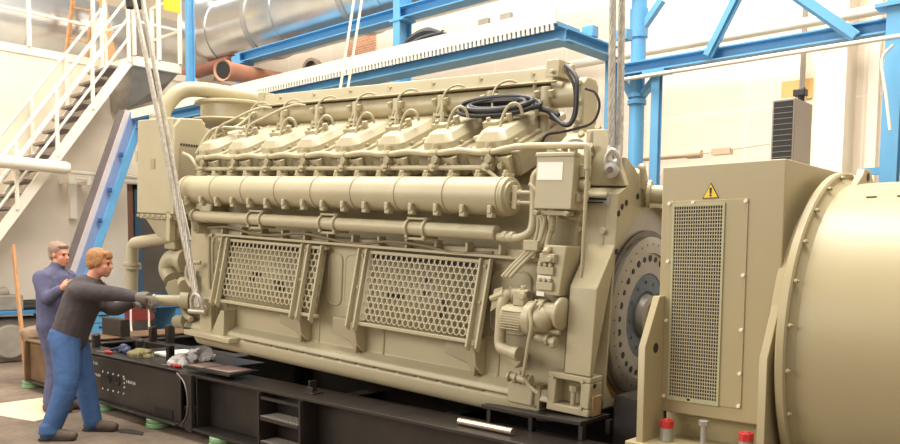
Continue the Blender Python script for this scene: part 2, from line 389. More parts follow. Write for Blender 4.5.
# --- eight cylinder heads of the near bank
AL = R(25)
for i, x in enumerate(XB):
    h = empty('cylinder_head', (x-.02, .13, 1.555)); h.parent = eng; h.rotation_euler = (AL, 0, 0); h.scale = (1.1, 1.18, 1.18)
    # head block below the cover
    m = MB(); m.box((-.17, -.01, -.16), (.19, .5, -.02)); m.build('head_block', ENGD, h, bevel=.012)
    # flange plate, rounded at the front, then the domed rocker cover with its groove
    def outline(w, l0, l1, r, taper):
        P = []
        for k in range(7): a = R(180+k*15); P.append((-w+r+r*cos(a), l0+r+r*sin(a)))
        for k in range(7): a = R(270+k*15); P.append((w-r+r*cos(a), l0+r+r*sin(a)))
        P += [(w*taper, l1-.03), (w*taper-.03, l1), (-w*taper+.03, l1), (-w*taper, l1-.03)]; return P
    def loft(rings):
        mb = MB(); n = len(rings[0]); vs = []
        for rg in rings: vs += rg
        mb.add(vs, [(j*n+i, j*n+(i+1) % n, (j+1)*n+(i+1) % n, (j+1)*n+i) for j in range(len(rings)-1) for i in range(n)]+[tuple(range(n))[::-1], tuple(range((len(rings)-1)*n, len(rings)*n))]); return mb
    def ringz(w, l0, l1, r, tp, z, zs=0): return [(px, py, z+zs*(py-l0)) for px, py in outline(w, l0, l1, r, tp)]
    loft([ringz(.140, -.03, .61, .06, .98, -.035), ringz(.145, -.035, .615, .06, .98, -.028), ringz(.145, -.035, .615, .06, .98, -.006), ringz(.14, -.03, .61, .06, .98, 0)]).build('cover_flange', ENG, h, smooth=True, angle=25)
    loft([ringz(.122, -.012, .59, .05, .98, 0), ringz(.118, -.005, .585, .05, .98, .035), ringz(.085, .03, .57, .04, .98, .075), ringz(.075, .04, .56, .035, .98, .079)]).build('rocker_cover', ENG, h, angle=25)
    for (px, py) in ((-.128, .08), (.128, .08), (-.128, .34), (.128, .34)): m = MB(); m.cyl((px, py, -.01), (px, py, .018), .013, n=6); m.build('cover_nut', ENG, h)
    m = MB()
    m.cyl((0, -.06, -.09), (0, 0, -.09), .035, n=12); m.cyl((0, -.075, -.09), (0, -.05, -.09), .02, n=6)
    m.box((.06, -.05, -.15), (.15, 0, -.04)); m.cyl((.1, -.08, -.08), (.1, -.04, -.08), .018, n=6); m.build('head_boss', ENG, h, bevel=.002)
    m = MB(); m.box((-.13, .13, .03), (-.02, .18, .10)); m.cyl((.02, .20, .06), (.02, .20, .125), .02, n=8); m.cyl((-.095, .15, .08), (-.095, .15, .12), .014, n=6); m.cyl((-.02, .155, .09), (.02, .2, .10), .012, n=6)
    m.cyl((-.15, .06, .03), (-.02, .08, .05), .016, n=8); m.build('injector_clamp', ENG, h, bevel=.003)
# --- exhaust gas pipe with a stack at every cylinder, and the box duct over it
m = MB(); m.cyl((-3.72, .56, 1.925), (-.44, .56, 1.925), .075, n=28); m.lathe((-3.74, .56, 1.925), (1, 0, 0), [(0, .08), (.04, .088), (.06, .078)], 28)
xp = m.build('exhaust_pipe', ENG, eng, bevel=.004)
XU = [-3.76+.437*i for i in range(8)]
for k, x in enumerate(XU):
    m = MB(); m.cyl((x, .5, 1.975), (x, .5, 1.84), .042, n=14); m.cyl((x, .5, 1.84), (x, .5, 1.82), .062, n=14); m.cyl((x, .5, 1.81), (x, .5, 1.79), .062, n=14)
    m.cyl((x, .5, 1.80), (x, .5, 1.66), .035, n=12)
    for s in (-1, 1): m.cyl((x+s*.055, .48, 1.91), (x+s*.055, .46, 1.95), .02, n=8); m.cyl((x+s*.045, .46, 1.78), (x+s*.045, .46, 1.85), .008, n=6)
    m.build('exhaust_stack', ENG, eng, bevel=.003)
for k, x in enumerate(XB):    # curved delivery tubes from each head
    m = MB()
    if k < 2: m.tube([(x-.02, .16, 1.58), (x-.02, .2, 1.66), (x-.01, .22, 1.77), (x+.04, .25, 1.825), (x+.12, .28, 1.86), (x+.28, .33, 1.93), (x+.40, .38, 1.97), (x+.46, .44, 1.97)], .011, 8)
    else: m.tube([(x-.03, .18, 1.62), (x-.01, .2, 1.67), (x+.0, .22, 1.76), (x+.03, .23, 1.82), (x+.07, .24, 1.84), (x+.10, .26, 1.82), (x+.11, .28, 1.77)], .010, 8)
    m.build('delivery_tube', ENG, eng)
    m = MB(); m.tube([(x+.24, .36, 1.74), (x+.23, .38, 1.85), (x+.22, .40, 1.95), (x+.25, .43, 2.01), (x+.31, .46, 2.03), (x+.36, .5, 2.01)], .008, 7)
    if x < -1: m.build('leak_off_tube', ENG, eng)
    m = MB(); m.tube([(x+.10, .44, 1.76), (x+.12, .45, 1.84), (x+.15, .47, 1.92)], .007, 7); m.build('sensor_lead', ENG, eng)
m = MB(); m.prism([(.50, 2.0), (.50, 2.03), (.52, 2.105), (.58, 2.115), (.72, 2.115), (.72, 2.0)], 'x', -3.66, -.66); m.prism([(.47, 2.0), (.47, 2.012), (.74, 2.012), (.74, 2.0)], 'x', -3.66, -.62)
m.prism([(.5, 2.0), (.5, 2.13), (.72, 2.13), (.72, 2.0)], 'x', -3.70, -3.62)
bd = m.build('cable_duct', ENG, eng, bevel=.005)
for i in range(7):
    m = MB(); m.cyl((-3.4+i*.43, .515, 2.07), (-3.4+i*.43, .495, 2.068), .012, n=8); m.build('duct_bolt', ENG, bd)
m = MB(); m.box((-.72, .5, 2.04), (-.62, .7, 2.15)); m.cyl((-.62, .58, 2.1), (-.56, .58, 2.1), .028, n=10); m.cyl((-.66, .50, 2.07), (-.66, .47, 2.07), .015, n=8); m.build('duct_end_box', ENG, bd, bevel=.006)
m = MB(); m.cyl((-.80, .52, 1.86), (-.80, .50, 2.03), .014, n=8); m.cyl((-.66, .5, 2.0), (-.58, .5, 1.98), .02, n=8); m.build('duct_strut', ENG, eng)
# end bracket plate beyond the exhaust pipe
m = MB(); m.prism([(.46, 1.70), (.46, 1.98), (.49, 2.02), (.60, 2.02), (.64, 1.98), (.64, 1.70)], 'x', -.46, -.40)
for z in (1.74, 1.86, 1.98): m.cyl((-.43, .455, z), (-.43, .44, z), .02, n=8)
m.prism([(.45, 1.30), (.45, 1.72), (.56, 1.72), (.56, 1.30)], 'x', -.46, -.40); m.build('pipe_end_bracket', ENG, eng, bevel=.012)
# --- black cables
m = MB(); m.tube([(-.57, .5, 2.10), (-.52, .44, 2.08), (-.43, .40, 2.0), (-.405, .38, 1.90), (-.405, .38, 1.78), (-.44, .38, 1.715), (-.50, .38, 1.72), (-.62, .42, 1.80)], .014, 10)
m.tube([(-.57, .52, 2.08), (-.53, .46, 2.05), (-.47, .43, 1.98), (-.435, .41, 1.90), (-.435, .41, 1.78), (-.48, .41, 1.72), (-.62, .43, 1.77)], .011, 8)
m.build('supply_cable', RUB, eng)
m = MB(); m.tube([(-.36, .4, 1.93), (-.29, .4, 1.90), (-.255, .4, 1.82), (-.29, .4, 1.725), (-.40, .4, 1.69), (-.52, .4, 1.67), (-.62, .4, 1.655), (-.66, .4, 1.58)], .0085, 8); m.build('thin_cable', RUB, eng)
# --- block end between the banks (right end)
m = MB(); m.prism([(.14, .93), (.14, 1.30), (.20, 1.48), (.28, 1.60), (.36, 1.66), (.44, 1.66), (.50, 1.55), (.58, 1.33), (1.3, 1.2), (1.3, .93)], 'x', -.44, -.20)
be = m.build('timing_case', ENG, eng, bevel=.012)
m = MB()
for (x, y, z) in ((-.36, .22, 1.50), (-.28, .3, 1.55), (-.2, .25, 1.53), (-.33, .36, 1.62), (-.24, .40, 1.66), (-.17, .34, 1.60), (-.3, .18, 1.42), (-.21, .17, 1.40)):
    m.cyl((x, y, z), (x+.01, y-.05, z+.03), .022, n=8); m.box((x-.03, y-.02, z-.03), (x+.02, y+.03, z+.015))
m.build('case_fitting', ENGD, be, bevel=.004)
# --- flywheel housing, support leg, base
m = MB()
prof = [(.176, .70), (.176, 1.275), (.19, 1.31), (.22, 1.325), (.75, 1.345)]
N = 24; outer = [(.176, .22), (.176, 1.27), (.20, 1.315), (.45, 1.335), (.95, 1.335), (1.28, 1.27), (1.28, .22)]
hp_ = []
for k in range(48):
    a = 2*pi*k/48; d = (cos(a), sin(a)); t = 9
    for s, lim in ((0, (.176-.72, 1.28-.72)), (1, (.10-.57, 1.33-.57))):
        if abs(d[s]) > 1e-6: t = min(t, (lim[1] if d[s] > 0 else lim[0])/d[s])
    t = min(t, .90); hp_.append((.72+d[0]*t, .57+d[1]*t))
m.prism(hp_, 'x', -.24, -.035)
fh = m.build('flywheel_housing', ENG, eng, bevel=.014)
# ring face around the round opening
m = MB(); vs = []; K = 48; C0 = (.72, .57)
for k in range(K):
    a = 2*pi*k/K; d = V((cos(a), sin(a)))
    t = 9
    for s, lim in ((0, (.176-C0[0], 1.28-C0[0])), (1, (.03-C0[1], 1.33-C0[1]))):
        if abs(d[s]) > 1e-6:
            q = (lim[1] if d[s] > 0 else lim[0])/d[s]
            t = min(t, q)
    ro = min(t, .90); ri = min(.66, t-.02)
    vs += [(.03, C0[0]+d[0]*ro, C0[1]+d[1]*ro), (.03, C0[0]+d[0]*ri, C0[1]+d[1]*ri), (-.04, C0[0]+d[0]*ri, C0[1]+d[1]*ri), (-.04, C0[0]+d[0]*ro, C0[1]+d[1]*ro)]
for k in range(K):
    a, b = 4*k, 4*((k+1) % K); 
    m.add([], [])
m.add(vs, [(4*k+j, 4*((k+1) % K)+j, 4*((k+1) % K)+(j+1) % 4, 4*k+(j+1) % 4) for k in range(K) for j in range(4)])
m.build('housing_ring', ENG, fh)
for (y, z) in ((.103+.09, 1.17), (.15+.08, 1.21), (.21+.07, 1.235), (.20, .95), (.42, 1.28), (.62, 1.29), (.82, 1.29), (1.0, 1.26)):
    m = MB(); m.cyl((.029, y, z), (.033, y, z), .018, n=14); m.build('bolt_hole', DARK, fh)
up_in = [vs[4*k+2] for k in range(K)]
for nm_, mt_, sel in (('flywheel_shroud', STEEL, lambda z: max(z, .42)), ('lower_shroud', BROWNREF, lambda z: min(z, .42))):  # shroud in two pieces, the lower one coloured like a brown reflection
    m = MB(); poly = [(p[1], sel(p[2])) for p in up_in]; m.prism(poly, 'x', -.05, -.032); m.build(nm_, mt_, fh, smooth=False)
m = MB(); m.prism([(0, .235), (0, .74), (.176, .99), (.19, .99), (.19, .88), (.03, .235)], 'x', -.145, .03); lg = m.build('support_leg', ENG, eng, bevel=.008)
# cast foot with a window and a bolt standing in it
m = MB(); X0, X1, Z0, Z1 = -.25, .03, 0, .232
m.box((X0, 0, Z0), (X1, .15, .045)); m.box((X0, 0, .195), (X1, .15, Z1)); m.box((X0, 0, .045), (X0+.055, .15, .195)); m.box((X1-.06, 0, .045), (X1, .15, .195)); m.box((X0+.05, .10, .045), (X1-.05, .15, .195))
ft = m.build('mounting_foot', ENG, eng, bevel=.007)
m = MB(); m.cyl((-.10, .05, .045), (-.10, .05, .13), .016, n=10); m.cyl((-.10, .05, .125), (-.10, .05, .16), .028, n=6); m.build('foot_bolt', ENG, ft, bevel=.003)
m = MB(); m.cyl((.03, .05, .10), (.036, .05, .10), .02, n=12); m.cyl((.03, .05, .18), (.036, .05, .18), .014, n=12); m.cyl((.03, .13, .06), (.036, .13, .06), .03, n=12); m.build('foot_hole', DARK, ft)
m = MB(); m.cyl((-.215, -.003, .2), (-.215, -.012, .2), .01, n=8); m.cyl((-.02, -.003, .205), (-.02, -.012, .205), .012, n=8); m.cyl((-.02, -.003, .05), (-.02, -.012, .05), .012, n=8); m.build('foot_plug', ENG, ft)
m = MB(); m.box((.03, .03, .0), (.04, .14, .12)); m.build('foot_end_plate', mat('worn_foot_paint', (170, 142, 106), .6, var=.25, scale=14), ft, bevel=.01)
# name plate and screws on the housing
m = MB(); m.box((-.215, .170, 1.215), (-.02, .178, 1.262)); nm = m.build('nameplate', STEEL, fh)
m = MB(); m.box((-.19, .168, 1.243), (-.04, .1705, 1.254)); m.box((-.19, .168, 1.224), (-.06, .1705, 1.231)); m.build('plate_text', BLK, nm)
for (x, z) in ((-.20, 1.07), (-.045, 1.065), (-.20, 1.14)):
    m = MB(); m.cyl((x, .18, z), (x, .15, z), .02, n=8); m.build('housing_plug', ENG, fh, bevel=.003)
m = MB(); m.cyl((-.30, .10, 1.135), (-.17, .10, 1.135), .017, n=10); m.cyl((-.19, .10, 1.135), (-.16, .10, 1.135), .026, n=8); m.build('cross_tube', ENG, eng)
# lifting lug plate
m = MB(); m.prism([(-.235, 1.33), (.03, 1.33), (-.02, 1.46), (-.13, 1.66), (-.22, 1.66), (-.25, 1.5)], 'y', .25, .31)
m.prism([(.25, 1.33), (.25, 1.66), (.30, 1.66), (.36, 1.33)], 'x', -.25, -.19)
ll = m.build('lifting_lug', ENG, eng, bevel=.008)
m = MB(); m.prism([(.30, 1.33), (.30, 1.50), (.40, 1.46), (.62, 1.33)], 'x', -.03, .0); m.build('lug_gusset', ENG, ll, bevel=.004)
# flywheel
fl = empty('flywheel', (0.005, .72, .545)); fl.parent = eng
m = MB(); m.lathe((0, 0, 0), (1, 0, 0), [(-.035, .50), (.005, .50), (.012, .485), (.012, .40), (.0, .395), (.0, .27), (-.03, .26), (-.03, .10), (-.035, .05)], 72)
m.build('flywheel_disc', STEEL, fl, angle=30)
m = MB(); m.lathe((-.015, 0, 0), (1, 0, 0), [(0, .27), (.012, .265), (.012, .16), (0, .15)], 48); m.build('hub_ring', HUBB, fl)
m = MB(); m.lathe((-.015, 0, 0), (1, 0, 0), [(0, .14), (.05, .13), (.055, .09), (.02, .085)], 40); m.build('hub_cup', STEEL, fl)
for k in range(28):
    a = 2*pi*k/28; m = MB(); m.cyl((.0, .365*cos(a), .365*sin(a)), (.0035, .365*cos(a), .365*sin(a)), .021 if k % 2 else .017, n=14); m.build('bolt_hole', BLK, fl)
for k in range(36):
    a = 2*pi*k/36; m = MB(); m.cyl((.011, .455*cos(a), .455*sin(a)), (.0135, .455*cos(a), .455*sin(a)), .006, n=8); m.build('rim_hole', BLK, fl)
for k in range(12):
    a = 2*pi*k/12+.1; m = MB(); m.cyl((-.005, .215*cos(a), .215*sin(a)), (.002, .215*cos(a), .215*sin(a)), .013, n=10); m.build('hub_bolt', STEELD, fl)
m = MB(); m.lathe((0, 0, 0), (1, 0, 0), [(-.06, .54), (-.02, .54), (-.02, .50), (-.06, .50)], 64, closed=True); m.build('ring_gear', STEELD, fl)
# rear oil pipe stub at the housing top right
m = MB(); m.bend([(-.0, .50, 1.46), (.03, .46, 1.46), (.04, .48, 1.33)], .02, .04)
m.lathe((.05, .52, 1.30), (1, .3, 0), [(0, .03), (0, .085), (.02, .085), (.02, .055), (.16, .055), (.2, .075), (.24, .075), (.3, .05)], 24)
m.build('breather_stub', ENG, eng)
# --- terminal box with label
m = MB(); m.box((-.385, -.06, 1.175), (-.135, .12, 1.49)); m.box((-.39, -.07, 1.47), (-.13, .0, 1.495)); tb = m.build('terminal_box', ENG, eng, bevel=.006)
m = MB(); m.box((-.372, -.063, 1.34), (-.205, -.0605, 1.44)); m.build('paper_label', LABEL, tb)
m = MB(); m.box((-.36, -.05, 1.14), (-.16, .02, 1.165)); m.cyl((-.36, -.05, 1.15), (-.36, -.08, 1.15), .016, n=8); m.cyl((-.16, -.05, 1.15), (-.16, -.08, 1.15), .016, n=8); m.build('mounting_bar', ENGD, tb, bevel=.003)
m = MB(); 
for z, r in ((1.40, .03), (1.32, .036), (1.25, .024)): m.cyl((-.135, .03, z), (-.09, .03, z), r, n=12)
m.box((-.135, .0, 1.36), (-.10, .08, 1.43)); m.box((-.135, -.02, 1.22), (-.115, .06, 1.27)); m.build('cable_gland', ENG, tb, bevel=.004)
m = MB(); m.box((-.36, .0, 1.49), (-.3, .1, 1.52)); m.cyl((-.25, .02, 1.49), (-.25, .02, 1.53), .02, n=8); m.cyl((-.19, .02, 1.49), (-.19, .02, 1.54), .024, n=8); m.tube([(-.25, .02, 1.52), (-.22, .0, 1.56), (-.16, .02, 1.57), (-.12, .06, 1.53)], .012, 8); m.build('top_gland', ENG, tb, bevel=.003)
m = MB(); m.tube([(-.29, .0, 1.15), (-.288, .0, 1.08), (-.31, .0, 1.0), (-.31, -.01, .93), (-.28, -.03, .88), (-.25, -.03, .86)], .018, 10)
for i in range(9): m.lathe((-.289, .0, 1.14-i*.012), (0, 0, 1), [(-.003, .018), (0, .022), (.003, .018)], 10)
m.build('ribbed_conduit', ENG, eng)
# bundle of hoses running down to the oil elbow
m = MB()
for k, (a, b) in enumerate(((0, 0), (.03, .012), (-.025, .02))): m.tube([(-.40+a*.5, .0, 1.16), (-.36+a, .0, 1.10), (-.37+a, -.01, .98), (-.42+a, -.02, .92), (-.50+a, -.04, .83), (-.56+a, -.05, .76)], .013, 8)
m.box((-.45, -.05, .93), (-.35, .0, .99)); m.tube([(-.45, -.02, 1.32), (-.40, -.02, 1.28), (-.34, -.02, 1.22), (-.33, -.02, 1.1), (-.36, -.02, .96)], .013, 8)
m.build('hose_bundle', ENG, eng, bevel=.003)
m = MB(); m.tube([(-.83, .06, 1.41), (-.75, .06, 1.36), (-.66, .05, 1.29), (-.6, .04, 1.25)], .012, 8); m.build('thin_tube', ENG, eng)
# sensor block with labels
sb = empty('sensor_block', (-.24, .0, .87)); sb.parent = eng
m = MB(); m.prism([(-.10, -.19), (-.10, .0), (-.06, .10), (.085, .10), (.06, -.19)], 'y', -.05, .12); m.build('block_body', ENG, sb, bevel=.008)
m = MB(); m.box((-.07, -.085, .0), (.03, -.05, .05)); m.cyl((-.03, -.09, .05), (-.03, -.05, .08), .022, n=10); m.cyl((.0, -.10, .02), (.0, -.05, .02), .02, n=8); m.build('connector', ENG, sb, bevel=.005)
for z in (-.06, -.15):
    m = MB(); m.box((-.09, -.072, z-.012), (.02, -.05, z+.035)); 
    for i in range(3): m.cyl((-.075+i*.035, -.072, z+.045), (-.075+i*.035, -.05, z+.045), .014, n=8)
    m.build('connector', ENG, sb, bevel=.004)
for z in (-.093, -.187):
    m = MB(); m.box((-.092, -.055, z-.012), (-.0 if z > -.1 else -.04, -.0505, z+.014)); m.build('paper_label', LABEL, sb)
# oil elbow, pump and electric motor
m = MB(); m.bend([(-.47, .05, .655), (-.56, -.03, .66), (-.575, -.05, .60), (-.575, -.05, .36), (-.555, -.06, .33), (-.42, -.08, .315)], .036, .06, 16)
for (p, q) in (((-.54, -.02, .66), (-.50, .02, .66)),): m.cyl(p, q, .05, n=16)
m.cyl((-.41, -.08, .315), (-.455, -.075, .318), .044, n=16); m.cyl((-.66, -.05, .62), (-.56, -.05, .66), .018, .03, n=8); m.prism([(-.66, .54), (-.64, .68), (-.58, .7), (-.58, .6)], 'y', -.05, -.03)
m.build('oil_elbow', ENG, eng)
pm = empty('prelube_pump', (-.35, -.03, .52)); pm.parent = eng
m = MB(); m.cyl((-.20, 0, .0), (-.02, 0, .01), .082, .088, n=20); m.lathe((-.04, 0, .01), (1, 0, .03), [(0, .088), (.01, .105), (.05, .105), (.09, .075)], 24)
for k in range(8): m.box((-.19, -.088, -.06+k*.015), (-.05, -.07, -.055+k*.015))
m.build('motor_body', ENG, pm, bevel=.006)
m = MB(); m.cyl((.04, 0, .06), (.18, 0, .06), .06, n=20); m.cyl((.03, 0, .05), (.08, 0, .05), .085, n=20); m.lathe((.17, 0, .06), (1, 0, 0), [(0, .06), (0, .095), (.02, .095), (.03, .08)], 24); m.ball((.06, -.02, .02), .085); m.build('pump_body', ENG, pm, bevel=.004)
m = MB(); m.box((-.13, -.05, .08), (-.05, .05, .17)); m.cyl((-.16, .0, .15), (-.05, .0, .15), .03, n=12); m.cyl((-.09, 0, .17), (-.09, 0, .2), .02, n=8); m.cyl((-.06, -.04, .14), (-.06, -.07, .14), .024, n=8); m.build('junction_box', ENG, pm, bevel=.006)
m = MB(); m.tube([(.06, -.08, .13), (.03, -.10, .06), (.05, -.11, -.02), (.03, -.10, -.14), (.0, -.08, -.30), (-.01, -.06, -.33), (.02, -.05, -.38), (.08, -.04, -.42)], .011, 8); m.build('drain_hose', ENG, pm)
m = MB(); m.cyl((.03, -.02, -.09), (.16, -.02, -.11), .022, n=12); m.cyl((.10, -.02, -.10), (.12, -.02, -.10), .035, n=8); m.cyl((.14, -.02, -.11), (.17, -.02, -.11), .035, n=8); m.cyl((.0, 0, -.05), (.18, 0, -.05), .016, n=8); m.build('outlet_valve', ENG, pm, bevel=.003)
# drain valve low down and casting ledge
m = MB(); m.cyl((-.50, -.04, .17), (-.36, -.05, .16), .024, n=12)
for x in (-.50, -.45, -.38, -.35): m.cyl((x, -.045, .165), (x+.015, -.045, .163), .035, n=8)
m.cyl((-.42, -.05, .165), (-.42, -.05, .21), .012, n=8); m.build('drain_valve', ENG, eng, bevel=.003)
m = MB(); m.box((-.52, -.02, .0), (-.34, .12, .13)); m.box((-.34, .01, .05), (-.25, .12, .11)); m.prism([(-.55, .30), (-.45, .30), (-.46, .24), (-.50, .2), (-.56, .26)], 'y', .02, .1); dv = m.build('sump_casting', ENG, eng, bevel=.01)
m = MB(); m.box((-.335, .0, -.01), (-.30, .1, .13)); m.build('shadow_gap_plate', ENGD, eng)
# --- left lifting lug and foot
m = MB(); m.prism([(-3.73, .02), (-3.73, .30), (-3.70, .33), (-3.62, .33), (-3.58, .29), (-3.56, .04)], 'y', -.03, .03); lf = m.build('lifting_lug', ENG, eng, bevel=.006)
m = MB(); m.cyl((-3.655, -.03, .225), (-3.655, -.05, .225), .045, n=20); m.cyl((-3.655, -.05, .225), (-3.655, -.07, .225), .026, n=12); m.build('lug_boss', ENG, lf, bevel=.003)
m = MB(); m.prism([(-3.56, .04), (-3.56, .05), (-3.44, .25), (-3.41, .25), (-3.41, .04)], 'y', -.03, -.01); m.box((-3.42, -.03, .04), (-3.39, .08, .25)); m.build('lug_gusset', ENG, lf, bevel=.004)
m = MB(); m.box((-3.86, -.10, .0), (-3.22, .06, .042)); m.build('foot_plate', ENG, lf, bevel=.005)
# --- left end: accessory case, oil volute, piping
m = MB(); m.prism([(.20, .05), (.20, .9), (.3, 1.3), (1.2, 1.3), (1.3, .9), (1.3, .05)], 'x', -4.25, -4.0); m.build('front_case', ENG, eng, bevel=.02)
m = MB(); m.cyl((-4.25, .45, .20), (-4.42, .45, .20), .26, .22, n=28); m.cyl((-4.42, .45, .2), (-4.5, .45, .2), .16, n=24); m.ball((-4.12, .28, .13), .17, 16)
m.bend([(-4.35, .25, .60), (-4.55, .20, .62), (-4.62, .2, .5), (-4.52, .2, .42)], .085, .1, 18); m.cyl((-4.40, .22, .60), (-4.34, .23, .60), .11, n=20)
m.build('water_pump', ENG, eng, bevel=.01)
m = MB()
for (a, b, r) in (((-4.2, .1, .42), (-4.08, .05, .40), .05), ((-4.15, .1, .30), (-3.95, .05, .30), .035), ((-4.3, .1, .35), (-4.24, .05, .36), .06), ((-4.05, .1, .50), (-4.0, .05, .52), .03), ((-4.2, .05, .06), (-4.05, .05, .08), .06), ((-4.0, .08, .22), (-3.85, .05, .25), .04)):
    m.cyl(a, b, r, n=14); m.cyl(b, V(b)+(V(b)-V(a)).normalized()*.02, r*1.35, n=8)
m.tube([(-3.85, .05, .62), (-3.95, .0, .60), (-3.98, .0, .48), (-3.9, .0, .40)], .02, 8); m.tube([(-4.1, .05, .25), (-4.0, .0, .15), (-3.9, .0, .12)], .025, 8)
m.build('pump_fittings', ENG, eng, bevel=.004)
m = MB(); m.tube([(-3.72, .06, .40), (-3.73, .05, .80), (-3.70, .04, .86), (-3.66, .04, .865)], .014, 8); m.tube([(-3.68, .06, .42), (-3.675, .05, .78), (-3.64, .04, .83)], .01, 8); m.build('side_tube', ENG, eng)
# outlet pipe at the front that the workers hold
m = MB(); m.cyl((-3.97, .02, .275), (-4.18, -.19, .265), .05, n=20); m.cyl((-4.17, -.18, .266), (-4.185, -.195, .265), .057, n=20); m.cyl((-4.02, -.03, .275), (-3.97, .02, .275), .075, n=20); m.build('outlet_pipe', ENG, eng)
m = MB(); m.bend([(-4.35, .2, .95), (-4.40, .16, .82), (-4.95, .12, .74), (-5.08, .12, .72), (-5.10, .12, .60), (-5.10, .12, .10)], .058, .11, 18)
m.lathe((-5.10, .12, .47), (0, 0, 1), [(0, .058), (0, .085), (.03, .085), (.03, .058)], 20); m.lathe((-5.10, .12, .50), (0, 0, 1), [(.005, .058), (.005, .085), (.03, .085), (.03, .058)], 20); m.build('water_elbow', ENG, eng)
# --- switch cabinet at the left end
cab = empty('switch_cabinet', (-4.3, .05, 1.0)); cab.parent = eng
m = MB(); m.prism([(-.60, .02), (-.60, .88), (-.02, .88), (-.02, .02)], 'y', -.0, .34); m.prism([(0, .02), (0, .80), (.06, .88), (.28, .90), (.34, .80), (.34, .02)], 'x', -.05, .02); m.build('cabinet_body', ENG, cab, bevel=.01)
m = MB(); m.box((-.60, .03, -.03), (.0, .30, .02)); 
for i in range(7): m.cyl((-.02-i*.09, -.005, .01), (-.02-i*.09, -.005, -.02), .015, n=8)
m.build('cabinet_flange', ENG, cab, bevel=.004)
m = MB(); m.prism([(-.52, -.03), (-.30, -.20), (-.10, -.22), (-.02, -.03)], 'y', .04, .28); m.box((-.26, .08, -.30), (-.08, .24, -.18)); m.build('cabinet_hopper', ENGD, cab, bevel=.01)
m = MB(); m.box((.02, .05, .12), (.026, .30, .62)); m.build('vent_panel', ENGD, cab)
m = MB()
for i in range(9): m.box((.022, .06+i*.026, .64), (.028, .075+i*.026, .66))
m.build('vent_slots', DARK, cab)
m = MB(); m.box((-.36, -.006, .43), (-.29, -.001, .52)); m.build('small_plate', ENGD, cab, bevel=.002)
m = MB(); m.cyl((-.62, .1, .72), (-.60, .1, .72), .04, n=12); m.box((-.64, .0, .5), (-.6, .08, .6)); m.build('cabinet_gland', ENG, cab, bevel=.006)
m = MB(); m.box((-.10, .0, -.22), (-.04, .06, .05)); m.build('inner_bracket', ENG, cab, bevel=.004)
# --- turbocharger casing behind the cabinet, with the cross-over pipe
m = MB(); m.lathe((-4.62, .98, 1.74), (0, 0, 1), [(0, .25), (.14, .27), (.19, .44), (.215, .46), (.23, .44), (.24, .37), (.36, .37), (.375, .43), (.395, .43), (.405, .40), (.41, .15)], 40); m.cyl((-4.15, .9, 1.4), (-4.15, .9, 1.86), .22, n=28); tc = m.build('turbocharger_casing', ENG, eng)
m = MB(); m.bend([(-4.74, .20, 1.84), (-4.74, .22, 2.0), (-4.70, .36, 2.20), (-4.64, .6, 2.23), (-4.50, 1.35, 2.22)], .072, .14, 20)
m.lathe((-4.74, .205, 1.87), (0, .1, 1), [(0, .08), (0, .115), (.025, .115), (.025, .08)], 24); m.lathe((-4.74, .208, 1.90), (0, .1, 1), [(0, .08), (0, .115), (.025, .115), (.025, .08)], 24)
m.cyl((-4.82, .14, 1.93), (-4.66, .14, 1.93), .02, n=8); m.build('crossover_pipe', ENG, eng)
m = MB(); m.tube([(-4.0, .15, 1.5), (-3.98, .2, 1.66), (-3.95, .28, 1.78), (-3.85, .34, 1.80), (-3.80, .40, 1.84), (-3.7, .5, 1.97), (-3.62, .52, 1.98)], .018, 10)
m.tube([(-4.05, .12, 1.56), (-4.0, .2, 1.74), (-3.92, .26, 1.80), (-3.7, .36, 1.80)], .014, 8); m.tube([(-4.22, .1, 1.57), (-4.1, .1, 1.53), (-4.0, .1, 1.45), (-3.9, .1, 1.43)], .014, 8); m.build('vent_tube', ENG, eng)
# --- far bank heads, seen only as a low row behind the valley
m = MB()
for x in XB[:-1]: m.box((x-.16, .98, 1.38), (x+.17, 1.30, 1.50))
m.build('far_bank', ENG, eng, bevel=.02)
# ================================================================== CABLE COIL on the heads
m = MB()
random.seed(3)
for k in range(9):
    P = []; cx, cz = -.98+random.uniform(-.03, .03), 1.835; rx, rz = .30-.014*k+random.uniform(-.03, .03), .062-.003*k+random.uniform(-.012, .012)
    n = 22
    for i in range(n+1):
        a = 2*pi*i/n+.3*k
        P.append((cx+rx*cos(a)+.03*sin(k), .36+.05*sin(a)+.018*(k % 3)-.02, cz+rz*sin(a)*.95+.010*(k % 4)))
    m.tube(P, .016, 8, 2)
m.tube([(-.72, .38, 1.85), (-.66, .40, 1.82), (-.60, .42, 1.80), (-.55, .42, 1.78)], .016, 8)
m.v = [tuple(EM @ V(p)) for p in m.v]
m.build('cable_coil', RUB, label='coil of thick black cable lying on the right end cylinder covers', cat='cable')
random.seed(11)
